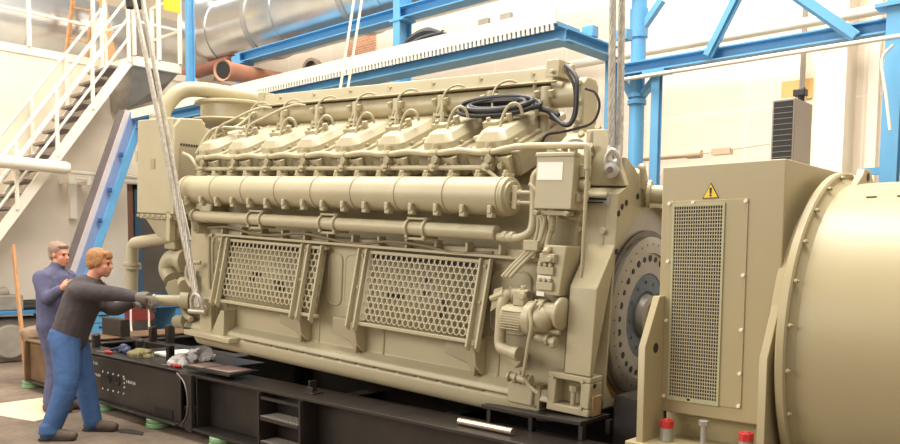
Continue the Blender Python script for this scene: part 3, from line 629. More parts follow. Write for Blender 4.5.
# ================================================================== GENERATOR
GY = 3.8
gen = empty('generator', (-1.65, 4.48, .6), label='beige generator with a mesh-covered end box and a big round drum, at the right', cat='generator')
bpy.context.view_layer.update(); GI = M.Translation((1.65, -4.48, -.6))
def G(mb, name, mt, par=gen, **k):
    mb.xf(GI); return mb.build(name, mt, par, **k)
X0, X1 = -1.975, -1.353
m = MB(); m.box((X0, GY, .80), (X1, 5.16, 2.068)); box = G(m, 'end_box', GEN, bevel=.006)
q = [at(674, 206, Y=GY), at(724, 206, Y=GY), at(716, 402, Y=GY), at(668, 392, Y=GY)]
mx0, mx1 = -1.897, -1.642; mz1, mz0 = at(700, 206, Y=GY).z, at(690, 398, Y=GY).z
px0, px1 = -1.94, -1.52; pz1, pz0 = at(700, 202, Y=GY).z+.008, at(700, 402, Y=GY).z-.006
m = MB(); t = .006
m.box((px0, GY-t, pz0), (mx0, GY, pz1)); m.box((mx1, GY-t, pz0), (px1, GY, pz1)); m.box((mx0, GY-t, mz1), (mx1, GY, pz1)); m.box((mx0, GY-t, pz0), (mx1, GY, mz0))
cov = G(m, 'cover_panel', GEN, bevel=.002)
m = MB(); m.box((mx0-.004, GY-.004, mz0-.004), (mx1+.004, GY-.0005, mz1+.004)); G(m, 'mesh_backing', DARK, cov)
m = MB(); nx, nz = 20, 54
for i in range(nx+1): x = mx0+(mx1-mx0)*i/nx; m.box((x-.0016, GY-.013, mz0), (x+.0016, GY-.009, mz1))
for i in range(nz+1): z = mz0+(mz1-mz0)*i/nz; m.box((mx0, GY-.011, z-.0024), (mx1, GY-.006, z+.0024))
G(m, 'ventilation_mesh', mat('mesh_wire', (190, 180, 150), .5), cov, smooth=False)
m = MB()
for (a, b) in (((mx0-.01, mz1), (mx1+.01, mz1+.012)), ((mx0-.01, mz0-.02), (mx1+.01, mz0))): m.box((a[0], GY-.014, a[1]), (b[0], GY-.004, b[1]))
m.box((mx0-.01, GY-.014, mz0), (mx0, GY-.004, mz1)); m.box((mx1, GY-.014, mz0), (mx1+.01, GY-.004, mz1))
G(m, 'mesh_frame', mat('mesh_frame_green', (178, 176, 138), .5), cov)
for (x, z) in [(px0+.012, pz1-.012), (-1.80, pz1-.010), (px1-.012, pz1-.012), (px0+.012, pz0+.014), (-1.79, pz0+.014), (px1-.012, pz0+.014)] + [(px1-.012, pz1-(pz1-pz0)*f) for f in (.36, .62, .83)] + [(px0+.012, pz1-(pz1-pz0)*f) for f in (.3, .6)]:
    m = MB(); m.cyl((x, GY-.006, z), (x, GY-.014, z), .009, n=10); G(m, 'panel_screw', WHITE, cov)
# warning triangle
wc = at(711, 193, Y=GY); m = MB(); s = .043
tri = [(wc.x-s, wc.z-.026), (wc.x+s, wc.z-.026), (wc.x, wc.z+.05)]
m.prism(tri, 'y', GY-.003, GY+.0); sg = G(m, 'warning_sign', BLK, box)
m = MB(); cxm, czm = wc.x, wc.z-.0007
m.prism([(cxm+(a-cxm)*.86, czm+(b-czm)*.86) for a, b in tri], 'y', GY-.005, GY-.002); G(m, 'sign_face', SIGNY, sg)
m = MB(); m.prism([(wc.x-.004, wc.z-.004), (wc.x+.004, wc.z-.004), (wc.x+.006, wc.z+.026), (wc.x-.006, wc.z+.026)], 'y', GY-.007, GY-.004)
m.cyl((wc.x, GY-.004, wc.z-.012), (wc.x, GY-.007, wc.z-.012), .0055, n=10); G(m, 'exclamation_mark', BLK, sg)
# recess below, foot plate, gussets, bolts
m = MB(); m.box((X0+.01, GY+.10, .66), (X1, 5.1, .80)); G(m, 'lower_frame', GEN, bevel=.004)
m = MB(); m.box((-2.03, 3.58, .62), (-1.30, 4.0, .665)); m.box((-2.0, 3.62, .565), (-1.32, 3.98, .62)); fp = G(m, 'foot_plate', GEN, bevel=.006)
for xg in (X0+.018, X1+.006):
    m = MB(); yf = 3.60; m.prism([(GY, 1.405), (GY-.062, 1.405), (yf, 1.15), (yf, .66), (GY+.02, .66), (GY+.02, .85)], 'x', xg-.02, xg+.018); g = G(m, 'gusset_plate', GEN, bevel=.003)
    m = MB(); m.cyl((xg+.0175, GY-.09, 1.14), (xg+.0195, GY-.09, 1.14), .026, n=18); G(m, 'lifting_hole', DARK, g)
for x in (-1.87, -1.46):
    m = MB(); m.cyl((x, 3.72, .665), (x, 3.72, .735), .034, n=20); b = G(m, 'anchor_nut', STEEL, fp, bevel=.003)
    m = MB(); m.cyl((x, 3.72, .735), (x, 3.72, .775), .037, n=8); m.cyl((x, 3.72, .775), (x, 3.72, .78), .02, n=8); G(m, 'red_cap', RED, b, bevel=.005)
m = MB(); m.cyl((-1.655, 3.68, .665), (-1.655, 3.68, .79), .014, n=12); m.cyl((-1.655, 3.68, .785), (-1.655, 3.68, .81), .026, n=6); G(m, 'jacking_bolt', STEEL, fp, bevel=.002)
# drum
DC = (4.48, 1.178)
m = MB(); m.lathe((.042, DC[0], DC[1]), (1, 0, 0), [(-1.345, .80), (-1.345, .865), (-1.338, .872), (-1.308, .872), (-1.30, .862), (-1.30, .80)], 96, closed=True); fl2 = G(m, 'drum_flange', GEN, angle=30)
m = MB(); m.lathe((.042, DC[0], DC[1]), (1, 0, 0), [(-1.41, .78), (-1.34, .78), (-1.30, .835), (-1.285, .822), (-1.27, .812), (1.6, .812), (1.62, .80)], 96); dr = G(m, 'drum_body', GEN, angle=30)
for k in range(26):
    a = 2*pi*k/26+.09; m = MB(); c = V((-1.258, DC[0]+.850*cos(a), DC[1]+.850*sin(a))); m.cyl(c, c+V((.016, 0, 0)), .012, n=6); m.cyl(c+V((.016, 0, 0)), c+V((.022, 0, 0)), .007, n=8); G(m, 'flange_bolt', GEN, fl2, bevel=.002)
m = MB(); a0 = DC[1]+.80
m.prism([(4.30, a0-.01), (4.40, a0+.05), (4.43, a0+.085), (4.53, a0+.085), (4.56, a0+.05), (4.66, a0-.01)], 'x', -1.22, -1.18)
lg2 = G(m, 'lifting_eye', GEN, bevel=.006)
m = MB(); m.cyl((-1.18, 4.48, a0+.045), (-1.177, 4.48, a0+.045), .022, n=14); G(m, 'eye_hole', DARK, lg2)
for i in range(4):
    x = -1.06+i*.13; aa = R(118)
    y, z = DC[0]+.812*cos(aa), DC[1]+.812*sin(aa)
    m = MB(); m.box((x-.022, y-.006, z-.004), (x+.022, y+.004, z+.004)); G(m, 'stud_row', DARK, dr)
m = MB(); m.box((-1.27, 3.66, .55), (-1.08, 4.1, .70)); ftg = G(m, 'drum_foot', GEN, bevel=.008)
m = MB(); m.cyl((-1.18, 3.75, .70), (-1.18, 3.75, .704), .025, n=14); G(m, 'foot_hole', DARK, ftg)
# ------------------------------------------------------------------ louvred unit standing on the generator box
lv = empty('louvred_unit', (-1.78, 4.93, 2.068), label='small grey metal unit with black louvres standing on top of the generator box', cat='ventilation unit')
b = at(770, 162, Y=4.85); e = at(793, 162, Y=4.85); tz = at(772, 100, Y=4.85).z
ux0, ux1 = b.x, e.x; lv.location = ((ux0+ux1)/2, 4.95, 2.068); LI = M.Translation(-V(lv.location))
GS = mat('grey_sheet_metal', (150, 140, 132), .4, metal=.3)
m = MB(); m.box((ux0, 4.85, 2.068), (ux1, 5.15, tz)); m.xf(LI).build('casing', GS, lv, bevel=.006)
m = MB(); m.box((ux0+.012, 4.846, 2.068+.12), (ux1-.012, 4.852, tz-.015)); m.xf(LI).build('louvre_opening', BLK, lv)
for i in range(10):
    z = 2.20+i*(tz-2.22)/10; m = MB(); m.box((ux0+.012, 4.842, z), (ux1-.012, 4.848, z+.0022)); m.xf(LI).build('louvre', GS, lv)
m = MB(); m.cyl((ux1-.02, 5.0, tz), (ux1-.02, 5.0, tz+.05), .02, n=8); m.box((ux1-.06, 4.97, tz+.03), (ux1+.01, 5.03, tz+.07)); m.cyl((ux1-.01, 5.0, tz+.05), (ux1-.01, 5.0, tz+.08), .014, n=8); m.xf(LI).build('valve', RUB, lv, bevel=.004)
# ================================================================== BASE SKID
sk = empty('base_skid', (-6, 3.5, .085), label='long black steel base skid on green pads below the hanging engine', cat='base frame')
SI = M.Translation((6, -3.5, -.085))
def S(mb, name, mt=BLACK, par=sk, **k): mb.xf(SI); return mb.build(name, mt, par, **k)
ZT, ZB = .566, .085
m = MB(); m.box((-9.75, 3.487, .545), (-6.2, 3.82, ZT)); m.box((-9.8, 3.44, ZB), (-6.35, 3.82, .108)); m.box((-9.75, 3.50, .108), (-6.35, 3.53, .545)); m.prism([(3.487, .545), (3.487, ZT), (3.50, ZT), (3.51, .52)], 'x', -9.75, -6.35)
lb = S(m, 'left_beam', bevel=.006)
m = MB(); m.box((-6.2, 3.487, .54), (1.6, 3.82, ZT)); m.box((-6.4, 3.46, ZB), (1.6, 3.82, .11)); m.box((-6.2, 3.63, .11), (1.6, 3.66, .54))
for x in (-6.1, -2.2): m.box((x, 3.50, .11), (x+.02, 3.65, .54))
rb = S(m, 'right_beam', bevel=.005)
m = MB(); m.box((-9.8, 3.44, .10), (-9.76, 5.5, .56)); m.box((-9.9, 3.46, .55), (-9.3, 5.5, .572)); S(m, 'end_plate', BROWN, bevel=.005)
m = MB(); m.box((-9.75, 3.497, .11), (-8.55, 3.501, .545)); S(m, 'primed_side', BROWN)
m = MB(); m.box((-9.8, 5.2, ZB), (1.6, 5.5, .11)); m.box((-9.8, 5.2, .54), (1.6, 5.5, ZT)); m.box((-9.8, 5.34, .1), (1.6, 5.37, .55)); S(m, 'far_beam', bevel=.005)
for x in (-9.1, -8.0, -7.1, -5.9, -4.6, -2.9, -2.15):
    m = MB(); zz_ = .56 if x < -7 else .24; m.box((x, 3.66, .12), (x+.16, 5.34, .14)); m.box((x, 3.66, zz_-.02), (x+.16, 5.34, zz_)); m.box((x+.07, 3.66, .14), (x+.09, 5.34, zz_-.02)); S(m, 'cross_member', bevel=.004)
m = MB(); m.box((-9.75, 4.35, .50), (-6.8, 4.50, .57)); S(m, 'middle_rail', bevel=.004)
# openings, bolted plate, stencilled lettering
for (xa, ya, xb, yb) in ((58, 367, 73, 381), (155, 400, 173, 415)):
    a = at(xa, ya, Y=3.499); b = at(xb, yb, Y=3.499)
    m = MB(); m.box((a.x, 3.494, ZB+.028), (b.x, 3.502, ZB+.028+.085)); S(m, 'drain_opening', BLK, lb)
pc = at(114, 381, Y=3.499)
for k, px in enumerate((109, 118)):
    c = at(px, 378+k*3, Y=3.499); m = MB(); m.lathe((c.x, 3.50, c.z), (0, -1, 0), [(0, .045), (.008, .045), (.01, .035), (.003, .03)], 20); S(m, 'round_boss', BLK, lb)
for i in range(5):
    for j in (0, 1):
        c = at(103+i*5.2, 371.5+i*1.3+j*17, Y=3.498); m = MB(); m.cyl((c.x, 3.50, c.z), (c.x, 3.492, c.z), .009, n=8); S(m, 'plate_bolt', mat('bolt_white', (205, 200, 195), .4), lb)
for i in range(3):
    c = at(124.5, 379+i*4.2, Y=3.498); m = MB(); m.cyl((c.x, 3.50, c.z), (c.x, 3.492, c.z), .009, n=8); S(m, 'plate_bolt', MATS['bolt_white'], lb)
for (xa, ya, n) in ((89, 361.3, 6), (90.5, 373, 7), (127, 381.5, 6)):
    m = MB()
    for i in range(n):
        c = at(xa+i*1.6, ya+i*.42, Y=3.498); m.box((c.x-.008, 3.496, c.z-.014), (c.x-.003, 3.499, c.z+.014)); 
        m.box((c.x-.008, 3.496, c.z+(.01 if i % 2 else -.002)), (c.x+.007, 3.499, c.z+(.014 if i % 2 else .002)))
        if i % 3: m.box((c.x+.004, 3.496, c.z-.014), (c.x+.008, 3.499, c.z+.006))
    S(m, 'stencilled_text', LABEL, lb)
# tow hook plate with a crescent cut
a = at(190, 377, Y=3.46); hx = a.x
P = [(hx+.02, .56), (hx-.20, .56)]
for k in range(13):
    t = R(80-k*13); P.append((hx-.16+.13*cos(t)*1.0-.0, .33+.20*sin(t)))
P += [(hx-.14, .10), (hx-.05, .07), (hx+.02, .07)]
m = MB(); m.prism(P, 'y', 3.455, 3.49); hk = S(m, 'tow_hook', bevel=.004)
m = MB(); m.tube([(p[0], 3.452, p[1]) for p in P[1:-2]], .008, 6, 0); S(m, 'worn_edge', STEELD, hk)
# steps
for k, (ya, yb) in enumerate(((408, 421), (430, 446))):
    a = at(268, ya+2, Y=3.50); b = at(302, ya+8, Y=3.50); zz = at(268, yb-2, Y=3.50).z+.02
    xa, xb = at(264, 410, Y=3.5).x, at(302, 410, Y=3.5).x
    m = MB(); m.box((xa, 3.46, zz-.03), (xb, 3.63, zz)); st = S(m, 'step', bevel=.003)
    m = MB()
    for i in range(18): m.box((xa+.005+i*(xb-xa)/18, 3.465, zz), (xa+.012+i*(xb-xa)/18, 3.625, zz+.006))
    for i in range(7): m.box((xa, 3.47+i*.022, zz), (xb, 3.475+i*.022, zz+.007))
    S(m, 'grating', mat('worn_grating', (150, 142, 132), .5), st, smooth=False)
m = MB(); m.box((xa-.03, 3.46, .11), (xa-.01, 3.64, .54)); m.box((xb+.01, 3.46, .11), (xb+.03, 3.64, .54)); m.box((xa, 3.47, .49), (xb, 3.49, .51)); S(m, 'step_frame')
m = MB(); c = at(311, 394, Y=3.62); m.box((c.x-.05, 3.60, ZT), (c.x+.05, 3.70, ZT+.01)); m.box((c.x-.045, 3.63, ZT), (c.x-.03, 3.70, ZT+.09)); m.box((c.x-.04, 3.61, ZT), (c.x+.03, 3.62, ZT+.05)); S(m, 'cable_cleat', bevel=.003)
# stand carrying the engine foot
m = MB(); m.box((-3.13, 3.74, .655), (-2.40, 4.05, .681)); S(m, 'foot_table', BLACK, bevel=.004)
for (x, y) in ((-3.1, 3.76), (-2.78, 3.76), (-2.43, 3.76), (-2.40, 4.0)):
    m = MB(); m.box((x, y, ZT), (x+.03, y+.04, .655)); S(m, 'table_leg', bevel=.003)
m = MB(); m.box((-2.36, 4.02, .5), (-2.04, 5.1, .80)); m.box((-2.6, 4.6, .5), (-2.36, 5.1, .72)); S(m, 'shaft_pedestal', bevel=.006)
# green levelling pads
gp = None
for i, (x, y) in enumerate(((31, 397), (104, 412), (157, 429), (221, 447), (300, 474), (400, 506))):
    c = at(x, y, Z=0); c = at(x, y-2, Y=3.52)
    lab = ['green round levelling pad under the brown end of the skid', 'green round levelling pad under the skid just right of the walking man\'s front leg', 'green round levelling pad below the square drain opening next to the hook of the skid', 'green round levelling pad under the skid in front of the steps'][i] if i < 4 else 'green round levelling pad under the right half of the skid'
    if i > 3: continue
    if gp is None:
        gp = empty('levelling_pad', (c.x, 3.53, 0), label=lab, cat='levelling pad', group='green pads under the skid')
        m = MB(); m.cyl((0, 0, 0), (0, 0, .04), .105, n=32); m.cyl((0, 0, .04), (0, 0, .052), .095, n=32); m.build('pad_base', GREEN, gp, bevel=.006)
        m = MB(); m.cyl((0, 0, .052), (0, 0, .084), .10, n=32); m.build('pad_top', GREEN, gp, bevel=.004)
    else: dup(gp, mw=M.Translation((c.x, 3.53, 0)), label=lab)
# things lying on the skid
def lay(mb, name, mt, label, cat, **k): return mb.build(name, mt, label=label, cat=cat, **k)
c = at(485, 424, Z=ZT+.02); a = at(459, 417.5, Y=3.60); b = at(513, 429, Y=3.60)
m = MB(); m.cyl((a.x, 3.60, ZT+.022), (b.x, 3.60, ZT+.022), .022, n=16); lay(m, 'steel_bar', CHROME, 'bright round steel bar lying on the front edge of the skid near the engine foot', 'bar', bevel=.003)
# ================================================================== SETTING
def struct(mb, name, mt, **k): o = mb.build(name, mt, **k); o['kind'] = 'structure'; return o
m = MB(); m.box((-22, -6, -.1), (8, 14, 0)); struct(m, 'floor', FLOOR, smooth=False)
WX, WY = -13.0, 9.2
m = MB()
wy0, wy1, wz0, wz1 = 6.26, 8.35, .80, 2.72
m.box((WX-.3, -6, 0), (WX, wy0, 4.55)); m.box((WX-.3, wy1, 0), (WX, 14, 4.55)); m.box((WX-.3, wy0, wz1), (WX, wy1, 4.55)); m.box((WX-.3, wy0, 0), (WX, wy1, wz0))
struct(m, 'wall_left', WALLL, smooth=False)
m = MB(); m.box((WX-5, -6, 4.55), (WX+.02, 14, 4.67)); struct(m, 'trim_1', WHITE, smooth=False)       # mezzanine slab
m = MB(); m.box((WX-5.2, -6, 4.6), (WX-5, 14, 10)); struct(m, 'wall_mezzanine', WALL, smooth=False)
m = MB(); m.box((-22, WY, 0), (8, WY+.2, 10)); struct(m, 'wall_back', PANEL, smooth=False)
# dark window in the left wall
wn = empty('window_1', (WX, (wy0+wy1)/2, (wz0+wz1)/2)); wn['kind'] = 'structure'; WI = M.Translation(-V(wn.location))
GLASS = mat('dark_window_glass', (92, 84, 78), .12, var=.3, scale=1.5, spec=.6)
m = MB(); m.box((WX-.22, wy0, wz0), (WX-.18, wy1, wz1)); m.xf(WI).build('window_pane', GLASS, wn)
m = MB(); m.box((WX-.2, wy0, wz0), (WX-.12, wy0+.16, wz1)); m.xf(WI).build('brown_reveal', mat('brown_reveal', (150, 108, 84), .6), wn)
m = MB()
for y in (wy0+.17, wy1-.1, (wy0+wy1)/2+.3): m.box((WX-.17, y, wz0), (WX-.08, y+.12, wz1))
m.box((WX-.17, wy0+.17, wz0), (WX-.08, wy1, wz0+.08)); m.box((WX-.17, wy0+.17, wz1-.08), (WX-.08, wy1, wz1)); m.xf(WI).build('window_frame', mat('window_blue', (62, 92, 118), .5), wn, bevel=.005)
m = MB(); m.box((WX-.1, wy0-.05, wz0-.05), (WX+.14, wy1+.05, wz0)); m.xf(WI).build('window_sill', WHITE, wn, bevel=.006)
# pilaster and wall fittings at the right
a = at(815, 100, Y=WY-.35); b = at(845, 100, Y=WY-.35)
m = MB(); m.box((a.x, WY-.35, 0), (b.x, WY, 10)); struct(m, 'trim_2', WHITE, smooth=False)
a = at(868, 100, Y=WY-.05); m = MB(); m.box((a.x, WY-.08, 0), (a.x+.1, WY, 10)); struct(m, 'trim_3', WHITE, smooth=False)
a = at(782, 82, Y=WY-.01); b = at(812, 98, Y=WY-.01); m = MB(); m.box((a.x, WY-.02, b.z), (b.x, WY, a.z)); struct(m, 'trim_4', mat('ochre_wall_patch', (222, 184, 120), .8), smooth=False)
a = at(346, 30, Y=WY-.01); b = at(376, 52, Y=WY-.01); m = MB(); m.box((a.x, WY-.02, b.z), (b.x, WY, a.z)); struct(m, 'trim_5', BRICK, smooth=False)

# ================================================================== BLUE STEELWORK
def ibeam(mb, p, q, w, h, t=.014, tw=.01):
    p, q = V(p), V(q); d = (q-p).normalized(); u = V((0, 0, 1)); x = d.cross(u).normalized(); u = x.cross(d).normalized()
    mb.bar(p+u*(h/2-t/2), q+u*(h/2-t/2), w, t, u); mb.bar(p-u*(h/2-t/2), q-u*(h/2-t/2), w, t, u); mb.bar(p, q, tw, h-2*t, u); return mb
def icol(mb, x, y, z0, z1, w, dpt, t=.014):
    mb.box((x-w/2, y-dpt/2, z0), (x+w/2, y-dpt/2+t, z1)); mb.box((x-w/2, y+dpt/2-t, z0), (x+w/2, y+dpt/2, z1)); mb.box((x-t/2, y-dpt/2+t, z0), (x+t/2, y+dpt/2-t, z1)); return mb
PY = 5.95
bl = at(250, 99, Y=PY); br = at(553, 43, Y=PY)
zb = (at(300, 97, Y=PY).z); zt = at(400, 63, Y=PY).z
xr = at(566, 30, Y=PY).x; xl = -12.0
plat = empty('blue_platform', (xr, PY, zb), label='long blue steel platform with a white toothed edge running above the engine', cat='platform'); PI_ = M.Translation(-V(plat.location))
hb = zt-zb; PD = .85
m = MB(); ibeam(m, (xl, PY, (zt+zb)/2), (xr, PY, (zt+zb)/2), .24, hb-.01); m.xf(PI_).build('front_beam', BLUE, plat)
for x in (xl+.3, xr-.05):
    m = MB(); ibeam(m, (x, PY, (zt+zb)/2), (x, PY+PD, (zt+zb)/2), .16, hb-.03); m.xf(PI_).build('cross_beam', BLUE, plat)
m = MB(); m.box((xl, PY-.14, zt-.005), (xr, PY+.22, zt+.02)); m.xf(PI_).build('deck', BLUE, plat)
m = MB(); P = [(xl, zt+.17), (xl, zt+.0)]; n = 95; x0_ = -9.0
for i in range(n):
    x = x0_+(xr-x0_)*i/n; w_ = (xr-x0_)/n; P += [(x, zt), (x, zt-.035), (x+w_*.6, zt-.035), (x+w_*.6, zt)]
P += [(xr, zt), (xr, zt+.17)]
vs = [(a, PY-.16, b) for a, b in P]; nP = len(P)
m.add([], [])
m.box((xl, PY-.16, zt), (xr, PY-.14, zt+.13))
for i in range(n): x = x0_+(xr-x0_)*i/n; m.box((x, PY-.16, zt-.055), (x+(xr-x0_)/n*.5, PY-.14, zt+.001))
m.xf(PI_).build('toothed_toe_board', WHITE, plat)
c = at(607, 100, Y=PY+1.7); m = MB(); icol(m, xr-.03, PY+PD, 0, zb, .10, .12); m.xf(PI_).build('post', BLUE, plat)
m = MB(); icol(m, -11.7, PY+PD, 0, zb, .13, .16); m.xf(PI_).build('post', BLUE, plat)
for i in (0, 1, 2): m = MB(); m.box((xr-.28+i*.18, PY+.1+i*.3, zt), (xr-.16+i*.18, PY+.2+i*.3, zt+.10)); m.xf(PI_).build('clip', BLUE, plat, bevel=.004)
# things left lying on that platform
m = MB(); a = at(448, 33, Y=PY+.3); m.tube([(a.x-1.0, PY+.1, zt+.08), (a.x-.6, PY+.1, zt+.10), (a.x-.35, PY+.1, zt+.24), (a.x-.1, PY+.1, zt+.29), (a.x+.15, PY+.1, zt+.22)], [.012, .02, .045, .05, .02], 8); m.tube([(a.x-.6, PY+.05, zt+.10), (a.x-.2, PY+.08, zt+.22), (a.x+.12, PY+.1, zt+.24)], .03, 8)
m.build('cable_bundle', RUB, label='dark cable bundle arching over the white edge of the blue platform', cat='cable')
for k, px in enumerate((491, 513)):
    a = at(px, 27, Y=PY); m = MB(); m.box((a.x-.06, PY-.12, zt+.14), (a.x+.06, PY-.08, zt+.20)); m.cyl((a.x, PY-.1, zt+.07), (a.x, PY-.1, zt+.16), .03, n=10)
    m.build('clamp', GREY, label=['small grey clamp on the platform edge, nearer the cable bundle', 'small grey clamp on the platform edge, farther from the cable bundle'][k], cat='clamp', group='clamps on the platform edge')
# upper runway beam with its short posts
UY = 7.3
a = at(240, 60, Y=UY); b = at(480, -10, Y=UY); zu = at(330, 40, Y=UY).z; hU = at(330, 29.5, Y=UY).z-zu
rw = empty('runway_beam', (a.x, UY, zu), label='blue runway beam below the silver duct', cat='beam'); RI = M.Translation(-V(rw.location))
m = MB(); ibeam(m, (a.x, UY, zu+hU/2), (b.x+2, UY, zu+hU/2), .2, hU); m.xf(RI).build('beam', BLUE, rw)
for px in (246, 405):
    c = at(px, 60, Y=UY+.05); m = MB(); icol(m, c.x, UY+.0, 0, zu+(hU if px < 300 else 1.6), .12, .22); m.box((c.x-.12, UY-.12, zu-.03), (c.x+.12, UY+.12, zu)); m.xf(RI).build('post', BLUE, rw)
m = MB(); m.box((a.x-.1, UY-.1, zu-.04), (a.x+.06, UY+.1, zu+hU*.8)); m.xf(RI).build('end_clamp', BLUE, rw, bevel=.01)
c = at(190, 40, Y=6.6); m = MB(); icol(m, c.x, 6.6, 0, 8, .09, .11)
m.build('steel_post', BLUE, label='tall thin blue post left of the silver duct, behind the landing', cat='post')
# right-hand frame
CY2 = 7.6
c = at(637, 100, Y=CY2); rr = 7.5/FPX*((c-CAM).dot(fw))
pc2 = empty('steel_column', (c.x, CY2, 0), label='round blue steel column behind the wire ropes', cat='column'); CI = M.Translation((-c.x, -CY2, 0))
m = MB(); m.cyl((c.x, CY2, 0), (c.x, CY2, 9), rr, n=24); m.xf(CI).build('shaft', BLUE, pc2)
cz = at(637, 103, Y=CY2).z
m = MB(); m.cyl((c.x, CY2, cz-.02), (c.x, CY2, cz+.03), rr*1.25, n=24); m.cyl((c.x, CY2, cz+.05), (c.x, CY2, cz+.09), rr*1.25, n=24); zc2 = at(638, 24, Y=CY2).z; m.cyl((c.x, CY2, zc2-.15), (c.x, CY2, zc2+.15), rr*1.2, n=24); m.xf(CI).build('collar', BLUE, pc2, bevel=.004)
m = MB(); e1_ = at(622, 76, Y=CY2); e2_ = at(656, 78, Y=CY2); m.bar((c.x-.05, CY2, cz+.06), (e1_.x, CY2, e1_.z), .06, .09, (0, 1, 0)); m.bar((c.x+.05, CY2, cz+.06), (e2_.x, CY2, e2_.z), .06, .09, (0, 1, 0))
e3_ = at(662, 0, Y=CY2); m.bar((c.x+.05, CY2, zc2-.05), (e3_.x, CY2, e3_.z), .06, .08, (0, 1, 0)); m.xf(CI).build('brace', BLUE, pc2)
BY = CY2-.12
zt2 = at(760, 42, Y=BY).z; zb2 = at(760, 55, Y=BY).z; xa = at(618, 70, Y=BY).x
gb = empty('wall_girder', (xa, BY, zb2), label='blue girder crossing above the generator to the right-hand column', cat='girder'); GI2 = M.Translation(-V(gb.location))
m = MB(); ibeam(m, (xa, BY, (zt2+zb2)/2), (4, BY, (zt2+zb2)/2), .18, zt2-zb2); m.xf(GI2).build('beam', BLUE, gb)
for (p, q) in (((737, -2), (708, 56)), ((800, -2), (856, 37))):
    A, B = at(*p, Y=BY-.1), at(*q, Y=BY-.1); m = MB(); m.bar(A+(A-B)*.4, B, .05, .10, (0, 1, 0)); m.bar(A+(A-B)*.4, B, .10, .03, (0, 1, 0)); m.xf(GI2).build('diagonal_brace', BLUE, gb)
c = at(656, 120, Y=BY); m = MB(); icol(m, c.x, BY, 0, zb2, .085, .08); m.box((c.x-.12, BY-.1, zb2-.03), (c.x+.12, BY+.1, zb2)); m.xf(GI2).build('post', BLUE, gb)
c = at(889, 100, Y=BY-.1); m = MB(); icol(m, c.x+.03, BY-.1, 0, 9, .13, .12, .014); zq = at(893, 8, Y=BY-.1).z; m.box((c.x-.12, BY-.2, zq), (c.x+.18, BY+.0, zq+.03))
m.build('steel_column', BLUE, label='blue I-section column at the right edge of the picture', cat='column')
a = at(625, 78.5, Y=BY-.15); b = at(760, 58, Y=BY-.15); m = MB(); m.cyl((a.x, BY-.15, b.z), (3.5, BY-.15, b.z), .02, n=10); m.build('conduit', WHITE, label='thin white conduit along the underside of the blue girder', cat='conduit')
a = at(760, 31, Y=WY-.5); ww = 5/FPX*((a-CAM).dot(fw)); m = MB(); m.cyl((-14, WY-.5, a.z), (4, WY-.5, a.z), ww, n=20); m.build('wall_pipe', WHITE, label='long cream pipe along the back wall above the blue girder', cat='pipe')
a = at(640, 160, Y=WY-.2); b = at(700, 154, Y=WY-.2); m = MB(); m.cyl((a.x-3, WY-.2, b.z), (b.x-.15, WY-.2, b.z), .035, n=10); m.cyl((b.x-.15, WY-.2, b.z), (b.x+.02, WY-.2, b.z), .05, n=10); m.cyl((b.x, WY-.2, b.z), (at(770, 148, Y=WY-.2).x, WY-.2, b.z+.05), .008, n=6); e = at(721, 152, Y=WY-.2); m.box((e.x-.1, WY-.24, e.z-.03), (e.x+.12, WY-.14, e.z+.04))
m.build('wall_conduit', mat('beige_conduit', (206, 180, 150), .5), label='low beige conduit with a small dark fitting on the back wall behind the generator box', cat='conduit')
a = at(803, 65, Y=WY-.1); m = MB(); m.cyl((a.x, WY-.1, at(803, 92, Y=WY-.1).z), (a.x, WY-.1, 6), .03, n=8); m.build('drop_pipe', GS, label='thin vertical pipe on the back wall above the louvred unit', cat='pipe')
a = at(862, 172, Y=BY); b = at(888, 170, Y=BY); m = MB(); m.box((a.x, BY-.02, a.z-.03), (b.x, BY+.02, a.z+.03)); m.build('low_rail', BLUE, label='short low blue rail between the pilaster and the right-hand column', cat='rail')
m = MB(); a = at(893, 45, Y=BY-.3); m.tube([(a.x, BY-.3, a.z), (at(882, 60, Y=BY-.3).x, BY-.3, at(882, 60, Y=BY-.3).z), (at(886, 95, Y=BY-.3).x, BY-.3, at(886, 95, Y=BY-.3).z), (at(890, 130, Y=BY-.3).x, BY-.3, at(890, 130, Y=BY-.3).z)], .012, 8); m.build('hanging_cord', WHITE, label='white cord looping beside the right-hand blue column', cat='cord')
# ================================================================== DUCTS AND PIPES UP HIGH
DY = 7.9
bz = at(330, 37, Y=DY-.2).z; RD = .58
lx = at(232, 40, Y=DY).x
dk = empty('silver_duct', (lx, DY, bz+RD), label='fat silver-clad duct running along the hall under the roof', cat='duct'); DI = M.Translation(-V(dk.location))
m = MB(); m.cyl((lx, DY, bz+RD), (-5.2, DY, bz+RD), RD, n=48); m.xf(DI).build('duct_run', SILVER, dk)
m = MB(); P = []; 
for k in range(9): t = R(k*11.25); P.append((lx-.75*sin(t), DY, bz+RD+.75*(1-cos(t))))
P.append((lx-.75, DY, bz+RD+3)); m.tube([(lx+.02, DY, bz+RD)]+P, RD*.99, 40, 0); m.xf(DI).build('duct_elbow', SILVER, dk)
for x in (lx+.05, lx+1.9, lx+4.2, lx+6.4): m = MB(); m.lathe((x, DY, bz+RD), (1, 0, 0), [(-.03, RD-.01), (-.03, RD+.015), (.03, RD+.015), (.03, RD-.01)], 48); m.xf(DI).build('duct_band', SILVER, dk)
for x in (lx+1.2, lx+3.5): m = MB(); m.lathe((x, DY, bz+RD), (1, 0, 0), [(-.05, RD-.01), (-.05, RD+.02), (.05, RD+.02), (.05, RD-.01)], 48); m.xf(DI).build('support_strap', STEEL, dk)
a = at(100, 38, X=-15.2); RD2 = .62
m = MB(); m.cyl((-15.2, 2.0, a.z), (-15.2, 9.0, a.z), RD2, n=40)
